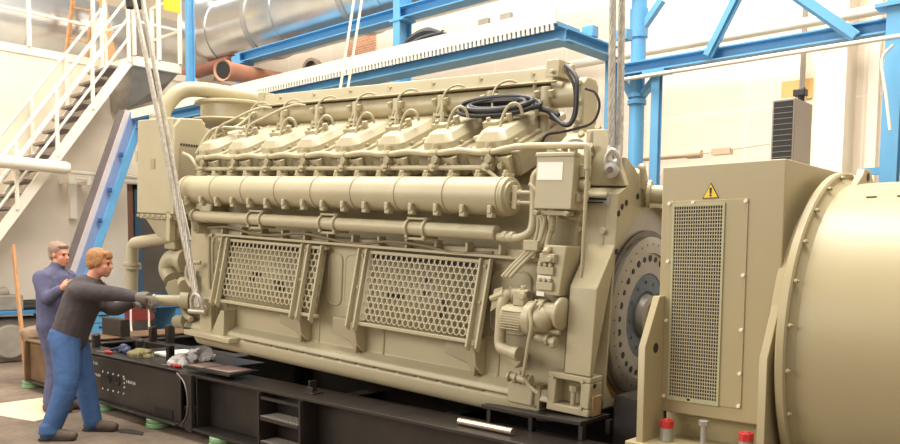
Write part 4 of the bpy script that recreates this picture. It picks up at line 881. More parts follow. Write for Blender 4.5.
for y in (4, 5.4, 6.8): m.lathe((-15.2, y, a.z), (0, 1, 0), [(-.03, RD2), (-.03, RD2+.02), (.03, RD2+.02), (.03, RD2)], 40)
m.build('mezzanine_duct', SILVER, label='silver duct lying along the mezzanine behind the white railings', cat='duct')
a = at(222, 70, Y=6.6); b = at(300, 84, Y=8.6); ra = 10.5/FPX*((a-CAM).dot(fw))
o = MB(); dd = (b-a).normalized(); L_ = (b-a).length
o.lathe(a, dd, [(0, ra), (.10, ra), (.12, ra*.93), (.5, ra*.86), (L_, ra*.8), (L_, ra*.7), (.3, ra*.7), (.02, ra*.82)], 28, closed=True); op = o.build('orange_pipe', PIPEO, label='orange-primed flanged pipe with a dark open mouth under the silver duct', cat='pipe')
o = MB(); o.cyl(a+dd*.03, a+dd*.05, ra*.8, n=24); pb = o.build('bore_shade', BLK, op)  # black disc across the mouth, painted shade for the pipe's inside
a = at(196, 72, Y=7.6); b = at(222, 76, Y=7.6); m = MB(); m.cyl((a.x-1.5, 7.6, a.z), (b.x+.3, 7.6, a.z), .11, n=20); m.build('brown_pipe', PIPEB, label='brown-primed pipe behind the mouth of the orange pipe', cat='pipe')
a = at(315, 70, Y=7.2); m = MB(); m.lathe((a.x, 7.2, a.z), (.2, -1, 0), [(0, .15), (.1, .15), (.1, .11), (-.3, .11)], 24); m.build('open_duct_end', mat('sooty_metal', (120, 104, 92), .6), label='dark round duct end just above the white edge of the platform', cat='duct')
# ================================================================== MEZZANINE RAILING, LANDING AND STAIRS
def railing(name, pts_posts, z0, hh, label, lines=(1.0, .5)):
    r = empty(name, (pts_posts[0][0], pts_posts[0][1], z0), label=label, cat='railing'); I = M.Translation(-V(r.location))
    for (x, y) in pts_posts: m = MB(); m.box((x-.025, y-.025, z0), (x+.025, y+.025, z0+hh)); m.xf(I).build('post', WHITE, r)
    for l in lines: m = MB(); m.tube([(x, y, z0+hh*l) for x, y in pts_posts], .022, 8, 0); m.xf(I).build('rail', WHITE, r)
    return r
railing('mezzanine_railing', [(-12.97, y) for y in (2.6, 3.8, at(29, 30, X=-12.97).y, 5.75)], 4.67, 1.0, 'white railing along the mezzanine edge left of the stair head')
LXN = -12.0; ly0 = at(133, 55, X=LXN).y; ly1 = at(182, 70, X=LXN).y; LZ = 4.60
ld = empty('stair_landing', (-12.5, ly0, LZ), label='white steel landing at the head of the stairs', cat='landing'); LI2 = M.Translation(-V(ld.location))
m = MB(); m.box((-13, ly0, LZ-.15), (LXN, ly1, LZ)); m.xf(LI2).build('landing_slab', WHITE, ld, bevel=.01)
m = MB(); m.hexa([(-13, ly0+.1, LZ-.75), (-12.45, ly0+.1, LZ-.75), (-12.45, ly1-.25, LZ-.55), (-13, ly1-.25, LZ-.55), (-13, ly0+.05, LZ-.15), (LXN-.05, ly0+.05, LZ-.15), (LXN-.05, ly1-.05, LZ-.15), (-13, ly1-.05, LZ-.15)]); m.xf(LI2).build('landing_bracket', GREY, ld)
railing('landing_railing', [(-12.97, ly0+.02), (LXN+.0, ly0+.02), (LXN, (ly0+ly1)/2+.02), (LXN, ly1-.03), (-12.9, ly1-.03)], LZ, 1.05, 'white railing around the stair landing')
a = at(172, 5, X=LXN+.03); m = MB(); m.box((LXN+.02, a.y-.14, a.z-.10), (LXN+.03, a.y+.14, a.z+.14)); sgn = m.build('warning_sign', SIGNY, label='yellow sign on the landing railing', cat='sign')
# stair
s0 = at(0, 232, X=LXN); s1 = at(128, 62, X=LXN); sd = (s1-s0)
st = empty('staircase', (-12.4, s0.y, 0), label='white steel staircase climbing to the mezzanine at the left', cat='staircase'); STI = M.Translation(-V(st.location))
def sp(t, x, dz=0): return V((x, s0.y+sd.y*t, s0.z+sd.z*t+dz))
tb_ = -s0.z/sd.z
for x in (LXN, LXN-.85): m = MB(); m.bar(sp(tb_, x), sp(1.0, x), .05, .13, (0, 0, 1)); m.xf(STI).build('stringer', WHITE, st)
TR = mat('tread_grey', (134, 122, 116), .6, var=.15)
NS = int((LZ)/.2)
for i in range(1, NS):
    z = LZ-i*.2; t = (z-s0.z)/sd.z; p = sp(t, LXN); m = MB(); m.box((LXN-.82, p.y-.20, z-.035), (LXN-.03, p.y+.04, z)); m.xf(STI).build('tread', TR, st)
for x, nm in ((LXN+.03, 0), (LXN-.88, 1)):
    for dz in (.95, .65, .35): m = MB(); m.tube([sp(tb_+.1, x, dz), sp(1, x, dz)], .02, 8, 0); m.xf(STI).build('handrail', WHITE, st)
    for t in (-.5, -.2, .12, .42, .70, 1.0): m = MB(); p = sp(t, x); m.box((x-.022, p.y-.022, p.z), (x+.022, p.y+.022, p.z+.97)); m.xf(STI).build('baluster', WHITE, st)
# ladder and timber seen behind the stairs on the mezzanine
m = MB(); a = at(75, 55, X=-14); 
for dx in (0, .35): m.bar((-14.2, a.y-.1+dx, 4.67), (-14.4, a.y+.25+dx, 6.6), .04, .07)
for i in range(6): m.bar((-14.22-.03*i, a.y-.04+.05*i, 4.95+i*.28), (-14.22-.03*i, a.y+.31+.05*i, 4.95+i*.28), .03, .03)
m.build('wooden_ladder', WOOD, label='wooden ladder leaning behind the stair railing on the mezzanine', cat='ladder')
m = MB(); a = at(112, 50, X=-13.4); m.bar((-13.5, a.y+.08, 4.67), (-13.6, a.y-.15, 6.4), .05, .12); m.build('timber_board', WOOD, label='pale board leaning by the landing on the mezzanine', cat='board')
# white pipe with conduit on brackets along the left wall
a = at(0, 160, X=-11.8); b = at(66, 168, X=-11.8); rp = 6.3/FPX*((b-CAM).dot(fw)); zz = (a.z+b.z)/2
m = MB(); m.cyl((-11.8, b.y-4, a.z+(a.z-b.z)*1.5), (-11.8, b.y, b.z), rp, n=20); m.cyl((-11.8, b.y, b.z), (-11.8, b.y+.04, b.z), rp*.8, n=20); m.build('white_pipe', WHITE, label='thick white pipe ending in front of the stairs at the left', cat='pipe')
a = at(70, 172, X=-12.6); b = at(150, 182, X=-12.6); m = MB(); m.cyl((-12.6, a.y, a.z), (-12.6, b.y+1.5, a.z-.02), .03, n=10); m.cyl((-12.6, a.y, a.z-.09), (-12.6, b.y+1.5, a.z-.1), .018, n=8)
for y in (a.y+.3, a.y+.02): m.box((-13, y-.03, a.z-.16), (-12.55, y+.03, a.z-.11)); m.cyl((-12.6, y, a.z-.18), (-12.6, y, a.z-.05), .06, n=10)
m.box((-13, a.y+.12, a.z-.7), (-12.9, a.y+.22, a.z-.12)); m.build('bracket_conduit', WHITE, label='thin white conduits on brackets along the left wall', cat='conduit')
# blue access stair of the platform, coming down along the left wall
bs = empty('platform_stair', (-12, 4.5, 0), label='blue and grey inclined stair side leading down from the blue platform behind the men', cat='staircase'); BI = M.Translation((12, -4.5, 0))
for (xa_, xb_, mt_, w, h) in ((124, 64, mat('dark_grey_channel', (116, 106, 104), .5), .06, .16), (130, 71, mat('pale_grey_channel', (200, 190, 190), .5), .06, .15), (136, 78, mat('slate_channel', (120, 140, 178), .5), .05, .16), (143, 85, BLUE, .07, .10)):
    A = at(xa_, 112, X=-11.9+(xa_-130)*.006); B = at(xb_-2, 290, X=-11.9+(xa_-130)*.006); m = MB(); m.bar(B+(B-A)*.3, A, w, h, (0, -1, 1)); m.xf(BI).build('stair_string', mt_, bs)
for k, t in enumerate((.25, .45, .62)):
    A = at(133, 112, X=-11.85); B = at(76, 290, X=-11.85); c = A+(B-A)*t; m = MB(); m.box((c.x+.04, c.y-.03, c.z-.035), (c.x+.1, c.y+.02, c.z+.035)); m.xf(BI).build('bolt_clip', mat('deep_blue', (40, 84, 140), .5), bs, bevel=.01)
# ================================================================== WORKBENCHES, CHAIR, ODDS AND ENDS
def bench(x0, x1, y0, y1, z, label, drawers):
    b = empty('workbench', ((x0+x1)/2, (y0+y1)/2, 0), label=label, cat='workbench', group='blue workbenches along the left wall'); I = M.Translation(-V(b.location))
    m = MB(); m.box((x0, y0, z-.05), (x1, y1, z)); m.xf(I).build('bench_top', BLUE if False else BENCH, b, bevel=.004)
    for x in (x0+.05, x1-.1):
        for y in (y0+.05, y1-.1): m = MB(); m.box((x, y, 0), (x+.05, y+.05, z-.05)); m.xf(I).build('leg', BENCH, b)
    for (ya_, yb_) in drawers:
        m = MB(); m.box((x0+.05, ya_, .12), (x1-.03, yb_, z-.05)); cbt = m.xf(I).build('drawer_unit', BLUE, b, bevel=.004)
        for k in range(3): m = MB(); m.box((x1-.03, ya_+.02, .14+k*.18), (x1-.015, yb_-.02, .30+k*.18)); dw = m.xf(I).build('drawer', BLUE, cbt, bevel=.004); m = MB(); m.box((x1-.015, (ya_+yb_)/2-.08, .25+k*.18), (x1+.005, (ya_+yb_)/2+.08, .265+k*.18)); m.xf(I).build('handle', BLK, cbt)
    return b
zbn = .74
bench(-12.85, -12.05, 3.65, 4.75, zbn, 'blue workbench at the far left behind the leaning plank', [])
bench(-12.85, -12.05, 5.0, 8.6, zbn, 'blue workbench with drawers under the dark window', [(5.05, 5.75), (6.6, 7.2)])
a = at(8, 303, X=-12.3); m = MB(); m.box((-12.7, a.y-.55, zbn), (-12.15, a.y+.16, zbn+.22)); m.cyl((-12.3, a.y-.2, zbn+.22), (-12.3, a.y, zbn+.27), .08, n=12); m.build('tool_box', GREY, label='grey box of tools on the left end of the far bench', cat='box', bevel=.02)
a = at(32, 304, X=-12.3); m = MB(); m.cyl((-12.35, a.y-.25, zbn+.07), (-12.35, a.y+.2, zbn+.07), .07, n=14); m.cyl((-12.2, a.y-.3, zbn+.04), (-12.2, a.y+.1, zbn+.04), .04, n=10); m.build('machine_part', DARK, label='dark cylindrical part lying on the far left bench behind the plank', cat='machine part', bevel=.006)
m = MB(); m.box((-12.7, 3.78, 0), (-12.2, 4.6, .62)); m.cyl((-12.2, 4.1, .3), (-12.12, 4.1, .3), .25, n=24); m.build('storage_drum', GREY, label='pale grey casing stored under the far left bench', cat='casing', bevel=.03)
# plank
a = at(27, 383, Z=0); dpt = (a-CAM).dot(fw); b = dp(13, 245, dpt+.15)
m = MB(); m.bar((a.x, a.y, 0), b, .03, .085, (0, 0, 1)); m.v = m.v; m.build('timber_plank', WOOD, label='long raw timber plank standing upright at the left of the skid', cat='plank', bevel=.003)
# red chair
a = at(147, 322, X=-10.3); ch = empty('chair', (-10.3, a.y, 0), label='chair with a dark red back and pale metal tubes behind the skid', cat='chair')
CHR = mat('dark_red_seat', (120, 44, 40), .5)
m = MB(); m.prism([(-.19, .64), (-.21, .70), (-.20, .86), (-.15, .90), (.15, .90), (.20, .86), (.21, .70), (.19, .64)], 'x', -.22, -.20); m.build('backrest', CHR, ch, bevel=.006)
m = MB(); m.box((-.22, -.2, .44), (.2, .2, .48)); m.build('seat', CHR, ch, bevel=.01)
for y in (-.13, .13):
    m = MB(); m.tube([(-.18, y, .47), (-.20, y, .60), (-.195, y, .88)], .014, 8); m.build('back_tube', WHITE, ch)
    for x in (-.2, .18): m = MB(); m.tube([(x, y*1.3, 0), (x, y*1.3, .45)], .013, 8, 0); m.build('leg', WHITE, ch)
# bits on the skid
zs = .568
def on(x, y, Y): a = at(x, y, Y=Y); return a.x
x = on(117, 330, 4.42); m = MB(); m.box((x-.28, 4.36, .57), (x+.22, 4.48, .78)); m.build('steel_block', BLACK, label='long black steel block standing on the middle rail of the skid, left', cat='block', bevel=.006)
for k, (px, Yy, h, r, lab) in enumerate(((96, 3.75, .13, .045, 'short black stud on the skid right behind the front man'), (140, 3.95, .15, .045, 'black round-topped post on the skid in front of the red chair'), (153, 4.42, .17, .035, 'black square post right of the red chair'), (170, 4.5, .2, .04, 'black post beside the blue drawers, next to the engine'), (170, 3.74, .15, .03, 'thin black upright between the clear plastic bags'))):
    c = at(px, 335, Y=Yy)
    z0 = .568 if Yy < 4 else .57
    if k == 1: z0 = .52; 
    m = MB()
    if k in (2, 3, 4): m.box((c.x-r, Yy-r, z0), (c.x+r, Yy+r, z0+h))
    else: m.cyl((c.x, Yy, z0), (c.x, Yy, z0+h), r, n=16); m.ball((c.x, Yy, z0+h), r*.9, 12, (1, 1, .4))
    m.build('black_post', BLK if k == 4 else BLACK, label=lab, cat='post', group='black uprights on the skid', bevel=.004)
m = MB(); m.box((-8.05, 3.83, .545), (-6.3, 4.34, .566)); m.build('tool_tray', BLACK, label='dark steel tray carrying tools inside the skid', cat='tray')
RGP = mat('plastic_film', (214, 208, 206), .15, var=.15, scale=14, bump=.8, bscale=16, spec=.8)
def crumple(name, c, r, sc_, mt, label, cat, amp=.5, seed=0):
    m = MB(); m.ball((0, 0, 0), r, 28, sc_); vs = []
    for p in m.v:
        p = V(p); q = p*(1+amp*noise.noise(p*(7/r*.12)+V((seed, 0, 0)))+amp*.5*noise.noise(p*(20/r*.12)+V((0, seed, 0)))); q.z = max(q.z, -r*sc_[2]*.55); vs.append(tuple(q+V(c)))
    m.v = vs; return m.build(name, mt, label=label, cat=cat, angle=25)
for k, (px, Yy, r) in enumerate(((181, 3.68, .12), (197, 3.98, .11))):
    c = at(px, 358, Y=Yy); crumple('plastic_bag', (c.x, Yy, .566+r*.35), r, (1.2, .9, .62), RGP, ['crumpled clear plastic bag on the skid edge beside the red screwdriver', 'crumpled clear plastic bag behind the paper-covered plate'][k], 'plastic bag', .9, k*5)
c = at(143, 356, Y=3.75); crumple('work_gloves', (c.x, 3.75, .585), .12, (1.3, .8, .4), mat('olive_glove', (140, 132, 92), .9, var=.2), 'olive work gloves lying on the skid between the plier heap and the black upright', 'gloves', .9, 3)
c = at(124, 350, Y=3.72); m = MB()
for k in range(7): a = k*.9; m.cyl((c.x-.2+.06*k, 3.68+.03*(k % 3), .585), (c.x-.12+.06*k+.06*cos(a), 3.74+.05*sin(a), .62), .016, n=8)
m.ball((c.x-.05, 3.74, .61), .05, 10); m.ball((c.x+.1, 3.7, .6), .04, 10); m.build('tool_heap', mat('dark_blue_tools', (62, 72, 104), .4, var=.3), label='heap of small dark blue tools on the skid beside the front man', cat='tools')
for k, (px, py) in enumerate(((106, 351), (173, 361.5))):
    c = at(px, py, Y=3.56); m = MB(); sdv = empty('screwdriver', (c.x, 3.58, .583), label=['red-handled screwdriver on the skid next to the dark blue tools', 'red-handled screwdriver on the skid edge in front of the plastic bag'][k], cat='screwdriver', group='red screwdrivers')
    m.lathe((-.07, 0, 0), (1, .1, 0), [(0, .012), (.01, .017), (.10, .015), (.13, .012), (.14, .009)], 12); m.build('handle', RED, sdv)
    m = MB(); m.cyl((-.07, -.0, 0), (-.22, -.02, -.008), .004, n=8); m.build('blade', STEEL, sdv)
c0 = at(193, 357, Y=3.60); c1 = at(240, 362, Y=3.60); m = MB(); m.box((c0.x, 3.50, .60), (c1.x, 3.80, .625)); m.box((c0.x+.3, 3.6, .566), (c0.x+.42, 3.75, .60)); pl = m.build('cover_plate', BLACK, label='black plate with brown papers on the skid left of the engine sump', cat='plate', bevel=.004)
m = MB(); m.box((c0.x+.03, 3.53, .626), (c0.x+.28, 3.74, .629)); m.box((c0.x+.31, 3.54, .626), (c1.x-.06, 3.76, .629)); m.build('paper_sheets', mat('brown_paper', (176, 150, 140), .8, var=.1), label='brown paper sheets lying on the black plate', cat='paper')
c = at(165, 362, Y=3.9); m = MB(); m.box((c.x-.15, 3.86, .566), (c.x+.45, 4.2, .60)); m.build('white_sheet', LABEL, label='white sheet of packaging under the plastic bags', cat='packaging', bevel=.01)
c = at(38, 326, Y=3.7); crumple('rag_heap', (c.x+.1, 3.68, .60), .16, (1.3, .8, .5), mat('dirty_rag', (130, 108, 88), .9, var=.3), 'heap of dirty rags and cord on the brown end of the skid', 'rags', .8, 9)
# pale sheet on the floor
a = [at(0, 404, Z=0), at(60, 396, Z=0), at(72, 412, Z=0), at(35, 422, Z=0), at(0, 416, Z=0)]
m = MB(); m.prism([(p.x, p.y) for p in a], 'z', 0.001, .008); m.build('pale_sheet', mat('pale_sheet_tone', (222, 206, 178), .8, var=.08), label='pale cardboard sheet lying on the floor behind the front man\'s feet', cat='patch')
a = at(132, 432, Z=0); m = MB(); m.prism([(a.x-.2, a.y-.05), (a.x-.05, a.y-.09), (a.x+.2, a.y+.0), (a.x+.1, a.y+.06), (a.x-.1, a.y+.04)], 'z', .001, .006); m.build('floor_rag', DARK, label='small dark rag on the floor between the front man and the hook', cat='rag')
# ================================================================== SLINGS
def helix_rope(mb, p, q, r, strands=6, turns_per_m=2.6):
    p, q = V(p), V(q); L = (q-p).length; x, y = frame_of(q-p); n = int(L*turns_per_m*12)
    for s in range(strands):
        P = []
        for i in range(n+1):
            t = i/n; a = 2*pi*(turns_per_m*L*t+s/strands); P.append(p+(q-p)*t+(x*cos(a)+y*sin(a))*r*.6)
        mb.tube(P, r*.45, 6, 0)
    return mb
sh = EW(-.10, .23, 1.43)
rsl = empty('wire_rope_sling', sh, label='twisted wire rope sling hooked to the right lifting lug of the engine', cat='sling'); shI = M.Translation(-sh)
d0 = (sh-CAM).dot(fw)
T1, T2 = dp(613.5, -60, d0+.0), dp(623, -60, d0+.05); B1, B2 = dp(611, 150, d0), dp(619.5, 150, d0+.02)
m = MB(); helix_rope(m, B1, T1, .021); m.xf(shI).build('rope_leg', ROPE, rsl)
m = MB(); helix_rope(m, B2, T2, .021); m.xf(shI).build('rope_leg', ROPE, rsl)
m = MB(); bp_ = dp(613, 150, d0); 
m.tube([B1+V((0, 0, .02)), dp(609, 158, d0-.01), dp(613, 164, d0-.02), dp(618, 158, d0), B2+V((0, 0, .02))], .022, 10); m.xf(shI).build('thimble', ROPE, rsl)
m = MB(); c = dp(612.5, 171, d0-.06); m.tube([c+V((-.03, -.02, .0)), c+V((-.035, -.02, .07)), c+V((0, -.01, .12)), c+V((.035, .01, .07)), c+V((.03, .02, .0))], .014, 10)
m.lathe(c, (.3, -1, 0), [(-.05, .03), (.02, .03), (.022, .045), (.05, .045), (.055, .03), (.06, .022)], 20); m.xf(shI).build('shackle', mat('galvanised', (196, 192, 182), .3, metal=.6), rsl)
m = MB(); c2 = c+V((.3, -1, 0)).normalized()*.061; m.cyl(c2-V((.3, -1, 0)).normalized()*.002, c2, .02, n=14); m.xf(shI).build('shackle_pin', STEELD, rsl)
lp = EW(-3.655, -.10, .24); dL = (lp-CAM).dot(fw)
lsl = empty('rope_sling', lp, label='pair of rope slings running up from the left lifting lug of the engine', cat='sling'); lI = M.Translation(-lp)
m = MB(); helix_rope(m, lp+V((-.01, 0, .02)), dp(128, -30, dL), .020); m.xf(lI).build('rope_leg', ROPE, lsl)
m = MB(); helix_rope(m, lp+V((.02, 0, .02)), dp(137, -30, dL+.1), .020); m.xf(lI).build('rope_leg', ROPE, lsl)
for (xx, D_) in ((130.5, 0), (139.5, .1)): m = MB(); m.cyl(dp(xx, 0+8, dL+D_), dp(xx-4.5, -30, dL+D_), .034, n=14); m.xf(lI).build('sleeve', DARK, lsl)
m = MB(); a_ = lp+(dp(128, -30, dL)-lp)*.04; 
m.bar(dp(181, 200, dL+.03), dp(190, 240, dL+.03), .025, .01, (0, 1, 0)); m.xf(lI).build('label_strap', LABEL, lsl)
m = MB(); m.tube([lp+V((-.06, -.02, -.02)), lp+V((-.05, -.03, .08)), lp+V((.0, -.02, .13)), lp+V((.05, 0, .08)), lp+V((.05, .02, -.02))], .016, 10); m.cyl(lp+V((-.08, -.03, -.02)), lp+V((.07, .03, -.02)), .022, n=12); m.xf(lI).build('shackle', ROPE, lsl)
b1 = at(337, 110, Y=5.05); dM = (b1-CAM).dot(fw)
msl = empty('far_side_sling', b1, label='thin double rope sling going down behind the middle of the engine', cat='sling'); mI = M.Translation(-b1)
m = MB(); helix_rope(m, b1, dp(357, -20, dM), .013, 4); m.xf(mI).build('rope_leg', WHITE, msl)
m = MB(); helix_rope(m, dp(346, 100, dM+.02), dp(365, -20, dM+.02), .013, 4); m.xf(mI).build('rope_leg', WHITE, msl)
# ================================================================== WORKERS
def remesh(o, vox=.012, it=2, fac=.5):
    r = o.modifiers.new('remesh', 'REMESH'); r.mode = 'VOXEL'; r.voxel_size = vox; r.use_smooth_shade = True
    s = o.modifiers.new('smooth', 'SMOOTH'); s.iterations = it; s.factor = fac
def limb(mb, pts, rs, n=14): mb.tube(pts, rs, n, 4); mb.ball(pts[0], rs[0], 12); mb.ball(pts[-1], rs[-1], 12)
def hand(mb, w, d, side, up, grip=1):
    # w wrist, d pointing direction, side = thumb side, curled fingers
    d, side, up = V(d).normalized(), V(side).normalized(), V(up).normalized()
    c = w+d*.045
    mb.tube([w, w+d*.05, w+d*.09], [.026, .036, .038], 12, 3)
    for k, (o_, L) in enumerate(((-.030, .062), (-.011, .075), (.009, .070), (.028, .055))):
        b = w+d*.085-side*o_*-1*-1; b = w+d*.085+side*(-o_)
        mb.tube([b-d*.02, b+d*L*.4, b+d*L*.75-up*.02*grip, b+d*L*.85-up*.05*grip], [.0105, .0095, .009, .008], 8, 3)
    t = w+d*.03+side*.03
    mb.tube([t, t+side*.025+d*.02-up*.01, t+side*.03+d*.05-up*.025], [.013, .011, .009], 8, 3)
def headmesh(mb, c, F, Nn, U):
    # c centre of the head, F facing, Nn sideways, U up
    def q(f, s, u): return c+F*f+Nn*s+U*u
    def ell(p, a, b_, d, n=18):
        k = len(mb.v); mb.ball((0, 0, 0), 1, n); vs = []
        for v in mb.v[k:]: vs.append(tuple(p+F*v[0]*a+Nn*v[1]*b_+U*v[2]*d))
        mb.v[k:] = vs
    ell(q(-.012, 0, .03), .098, .078, .095)         # skull
    ell(q(.03, 0, -.035), .062, .060, .082)         # face
    ell(q(.055, 0, -.092), .028, .032, .026)        # chin
    ell(q(.088, 0, -.02), .020, .011, .026); ell(q(.102, 0, -.033), .014, .013, .011)   # nose
    ell(q(.080, 0, .022), .014, .045, .010)         # brow
    ell(q(.086, 0, -.062), .010, .022, .005); ell(q(.084, 0, -.070), .010, .020, .006)  # lips
    for s in (-1, 1): ell(q(-.005, s*.078, -.01), .018, .009, .030, 12); ell(q(.055, s*.038, -.03), .022, .02, .02, 12)
    return q
def face_bits(root, q, ell_hair, hairmat, inv):
    for s in (-1, 1):
        m = MB(); m.ball(q(.081, s*.029, .003), .010, 10); m.xf(inv).build('eye', BLK, root)
def man(name, label, base, hip, sh, hd, F, N, legs, arms, mats, hairm, lean=0, gloves=None):
    root_inv = M.Translation(-base)
    U = V((0, 0, 1)); dT = (sh-hip).normalized()
    # the body itself
    b = MB()
    limb(b, [hip, (hip+sh)/2, sh], [.11, .105, .105]); neck = sh+(hd-sh)*.45
    limb(b, [sh+(hd-sh)*.05, hd-(hd-sh).normalized()*.06], [.062, .056])
    q = headmesh(b, hd, F, N, (dT*.35+U).normalized())
    for (hp, kn, an, toe) in legs: limb(b, [hp, kn, an], [.085, .058, .042]); limb(b, [an-V((0, 0, .03)), toe], [.035, .03])
    for (s_, e_, w_, hd_, side, up_) in arms:
        limb(b, [s_, e_, w_], [.052, .042, .028]); hand(b, w_, hd_, side, up_)
    b.xf(root_inv); root = b.build(name, SKIN); root.location = base; remesh(root, .0085, 2)
    tag(root, label, 'person')
    face_bits(root, q, None, hairm, root_inv)
    # hair
    h = MB(); Uh = (dT*.35+U).normalized()
    def ell(p, a, b_, d, n=20):
        k = len(h.v); h.ball((0, 0, 0), 1, n); h.v[k:] = [tuple(p+F*v[0]*a+N*v[1]*b_+Uh*v[2]*d) for v in h.v[k:]]
    ell(q(-.025, 0, .045), .103, .088, .090); ell(q(-.055, 0, -.01), .062, .080, .072); ell(q(.045, 0, .085), .045, .065, .028)
    if hairm is HAIRB:
        for s in (-1, 1): ell(q(-.005, s*.074, .01), .042, .016, .045)
        ell(q(.075, 0, .062), .02, .055, .022)
    h.xf(root_inv); ho = h.build('hair', hairm, root); remesh(ho, .009, 1)
    return root, root_inv, q
RT = V((rt.x, rt.y, 0)).normalized(); NR = V((RT.y, -RT.x, 0))      # NR points to the camera side
UPV = V((0, 0, 1))
# --- front man
D = 6.95
F = (RT*.97-NR*.05+V((0, 0, -.12))).normalized(); N = NR
hip = dp(69, 336, D); sh = dp(86, 291, D); hd = dp(100.5, 263, D)
a1 = at(50, 431, Z=.08); a1t = at(72, 437, Z=.03); a2 = at(93, 422, Z=.08); a2t = at(114, 428, Z=.03)
d1 = (a1-CAM).dot(fw); d2 = (a2-CAM).dot(fw)
k1 = dp(66, 385, (D-.09+d1)/2-.02); k2 = dp(84, 379, (D+.09+d2)/2)
legs = [(hip+N*.09, k1, a1, a1t), (hip-N*.09, k2, a2, a2t)]
shn, shf = sh+N*.16+RT*.02, sh-N*.16+RT*.04
e_n = dp(116, 294, D-.08); w_n = dp(136, 297, 6.88); e_f = dp(112, 309, D+.12); w_f = dp(134, 302, 7.05)
arms = [(shn, e_n, w_n, (dp(150, 299, 7.12)-w_n), UPV, RT.cross(UPV)*0+UPV*0+NR, ), (shf, e_f, w_f, (dp(146, 302, 7.2)-w_f), UPV, NR)]
arms = [(shn, e_n, w_n, (dp(150, 298, 6.86)-w_n), NR*-1, UPV), (shf, e_f, w_f, (dp(148, 304, 7.03)-w_f), NR, UPV)]
base = V((hip.x, hip.y, 0))
r1, i1, q1 = man('person', 'worker in a dark sweater and blue trousers leaning over to push the engine pipe', base, hip, sh, hd, F, N, legs, arms, None, HAIRB)
m = MB()    # sweater
up_ = (sh-hip).normalized()
limb(m, [hip+up_*-.02, hip+up_*.18, sh-up_*.1, sh+up_*.02], [.155, .155, .165, .13])
for s in (-1, 1):
    limb(m, [hip+N*s*.045, sh+N*s*.06], [.135, .14])
limb(m, [shn-RT*.02, shn*.5+shf*.5+up_*.05, shf-RT*.02], [.085, .09, .085])
limb(m, [sh+up_*.05, sh+(hd-sh)*.35], [.09, .068])
limb(m, [shn, e_n, w_n-(w_n-e_n)*.05], [.088, .066, .047]); limb(m, [shf, e_f, w_f-(w_f-e_f)*.05], [.088, .066, .047])
o = m.xf(i1).build('sweater', SWEAT, r1); remesh(o, .012, 3)
m = MB()    # trousers
limb(m, [hip-up_*.02+N*.05, hip-up_*.02-N*.05], [.148, .148]); limb(m, [hip+up_*.08+N*.04, hip+up_*.08-N*.04], [.14, .14])
limb(m, [hip+N*.08-V((0, 0, .03)), k1, a1-V((0, 0, .0))], [.125, .098, .080]); limb(m, [hip-N*.08-V((0, 0, .03)), k2, a2-V((0, 0, .0))], [.125, .095, .078])
m.tube([a1+V((0, 0, .06)), a1-V((0, 0, .02))], [.082, .092], 14, 0)
o = m.xf(i1).build('trousers', TROU, r1); remesh(o, .012, 2)
for (an, toe) in ((a1, a1t), (a2, a2t)):
    m = MB(); dd = (toe-an); dd.z = 0; dd.normalize(); s_ = V((dd.y, -dd.x, 0))
    A = V((an.x, an.y, 0)); 
    m.tube([A-dd*.075+V((0, 0, .05)), A+V((0, 0, .055)), A+dd*.10+V((0, 0, .05)), A+dd*.19+V((0, 0, .042)), A+dd*.225+V((0, 0, .036))], [.042, .05, .05, .046, .03], 14, 3)
    m.ball(A+V((0, 0, .085)), .055, 12); o = m.xf(i1).build('shoe', SHOE, r1); remesh(o, .01, 2)
    m = MB(); P = []
    for (t, w) in ((-.11, .03), (-.08, .045), (.0, .045), (.10, .052), (.18, .052), (.235, .035), (.25, .01)): P.append((t, w))
    out = [A+dd*t+s_*w for t, w in P]+[A+dd*t-s_*w for t, w in reversed(P)]
    m.prism([(p.x*.82+A.x*.18, p.y*.82+A.y*.18) for p in out], 'z', .0, .022); m.xf(i1).build('sole', RUB, r1, bevel=.004)
for (w_, h_, sd_) in ((w_n, arms[0][3], arms[0][4]), (w_f, arms[1][3], arms[1][4])):
    m = MB(); hand(m, V((0, 0, 0)), h_, sd_, UPV); m.xf(M.Translation(w_) @ M.Scale(1.3, 4))
    o = m.xf(i1).build('work_glove', GLOVE, r1); remesh(o, .006, 1); s = o.modifiers.new('puff', 'DISPLACE'); s.strength = .005; s.mid_level = 0
# --- rear man
D = 7.9
F = (RT*.93+NR*.35).normalized(); F.z = -.08; F.normalize(); N = (NR*.95-RT*.3).normalized()
hip = dp(57, 322, D); sh = dp(55, 278, D); hd = dp(60, 254.5, D)
g = at(62, 413, Z=0); fz = V((hip.x, hip.y, .08))
a1 = fz+N*.1; a2 = fz-N*.1
legs = [(hip+N*.09, hip*.5+a1*.5+RT*.02, a1, a1+RT*.17-V((0, 0, .05))), (hip-N*.09, hip*.5+a2*.5+RT*.02, a2, a2+RT*.17-V((0, 0, .05)))]
shn, shf = sh+N*.17, sh-N*.17
e_n = dp(47, 298, D-.22); w_n = dp(60, 289.5, D-.30); e_f = dp(66, 300, D+.1); w_f = dp(67, 287, D-.1)
arms = [(shn, e_n, w_n, (dp(66, 286, D-.3)-w_n), UPV, NR), (shf, e_f, w_f, (dp(66, 283, D-.2)-w_f), RT*-1, NR)]
base = V((hip.x, hip.y, 0))
r2, i2, q2 = man('person', 'smiling grey-haired worker in a grey-blue overall standing behind the leaning man', base, hip, sh, hd, F, N, legs, arms, None, HAIRG)
m = MB()
limb(m, [hip-UPV*.12, hip, sh-UPV*.12, sh], [.17, .165, .175, .12])
for s in (-1, 1): limb(m, [hip+N*s*.06, sh+N*s*.07-UPV*.06], [.14, .13])
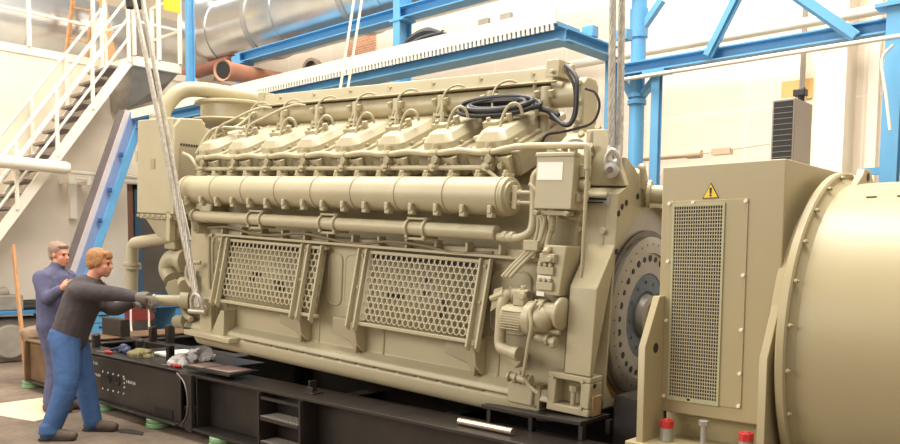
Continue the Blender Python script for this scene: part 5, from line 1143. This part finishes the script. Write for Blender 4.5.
limb(m, [shn-UPV*.02, sh+UPV*.03, shf-UPV*.02], [.085, .10, .085]); limb(m, [sh+UPV*.04, sh+(hd-sh)*.48], [.095, .072]); limb(m, [sh-UPV*.02+F*.05, sh-UPV*.22+F*.05], [.11, .14])
limb(m, [shn, e_n, w_n-(w_n-e_n)*.08], [.085, .07, .052]); limb(m, [shf, e_f, w_f-(w_f-e_f)*.08], [.085, .07, .052])
for (hp, kn, an, toe) in legs: limb(m, [hp-UPV*.02, kn, an+UPV*.03], [.13, .095, .08])
o = m.xf(i2).build('overall', OVER, r2); remesh(o, .012, 2)
for (hp, kn, an, toe) in legs:
    m = MB(); A = V((an.x, an.y, 0)); m.tube([A-RT*.075+UPV*.05, A+UPV*.055, A+RT*.1+UPV*.05, A+RT*.2+UPV*.04], [.042, .05, .05, .035], 12, 3); m.ball(A+UPV*.085, .052, 12); o = m.xf(i2).build('shoe', SHOE, r2); remesh(o, .01, 2)
m = MB(); m.tube([sh+RT*.10-UPV*.02+NR*.05, sh+RT*.14-UPV*.12+NR*.07], .012, 6, 0); m.xf(i2).build('collar', OVER, r2)
# ================================================================== LIGHT
w = bpy.data.worlds.new('hall_daylight'); sc.world = w; w.use_nodes = True
bg = w.node_tree.nodes['Background']; bg.inputs[0].default_value = (1, .93, .82, 1); bg.inputs[1].default_value = .55
def area(name, loc, tgt, sx, sy, e, c=(1, .95, .86)):
    l = bpy.data.lights.new(name, 'AREA'); l.shape = 'RECTANGLE'; l.size = sx; l.size_y = sy; l.energy = e; l.color = c
    o = bpy.data.objects.new(name, l); col.objects.link(o); o.location = loc; o.rotation_euler = (V(tgt)-V(loc)).to_track_quat('-Z', 'Y').to_euler(); return o
area('roof_skylight', (-6, 3.6, 10), (-6, 4.2, 0), 14, 5, 1700)
area('side_window', (-8, -4.5, 5.0), (-4, 4, 1.2), 8, 3, 640)
area('back_skylight', (-6, 7.0, 9.0), (-4, 9.2, 3.5), 14, 1.5, 1300)
sc.view_settings.view_transform = 'Standard'; sc.view_settings.look = 'None'; sc.view_settings.gamma = 1; sc.view_settings.use_curve_mapping = False
sc.view_settings.exposure = 0.0
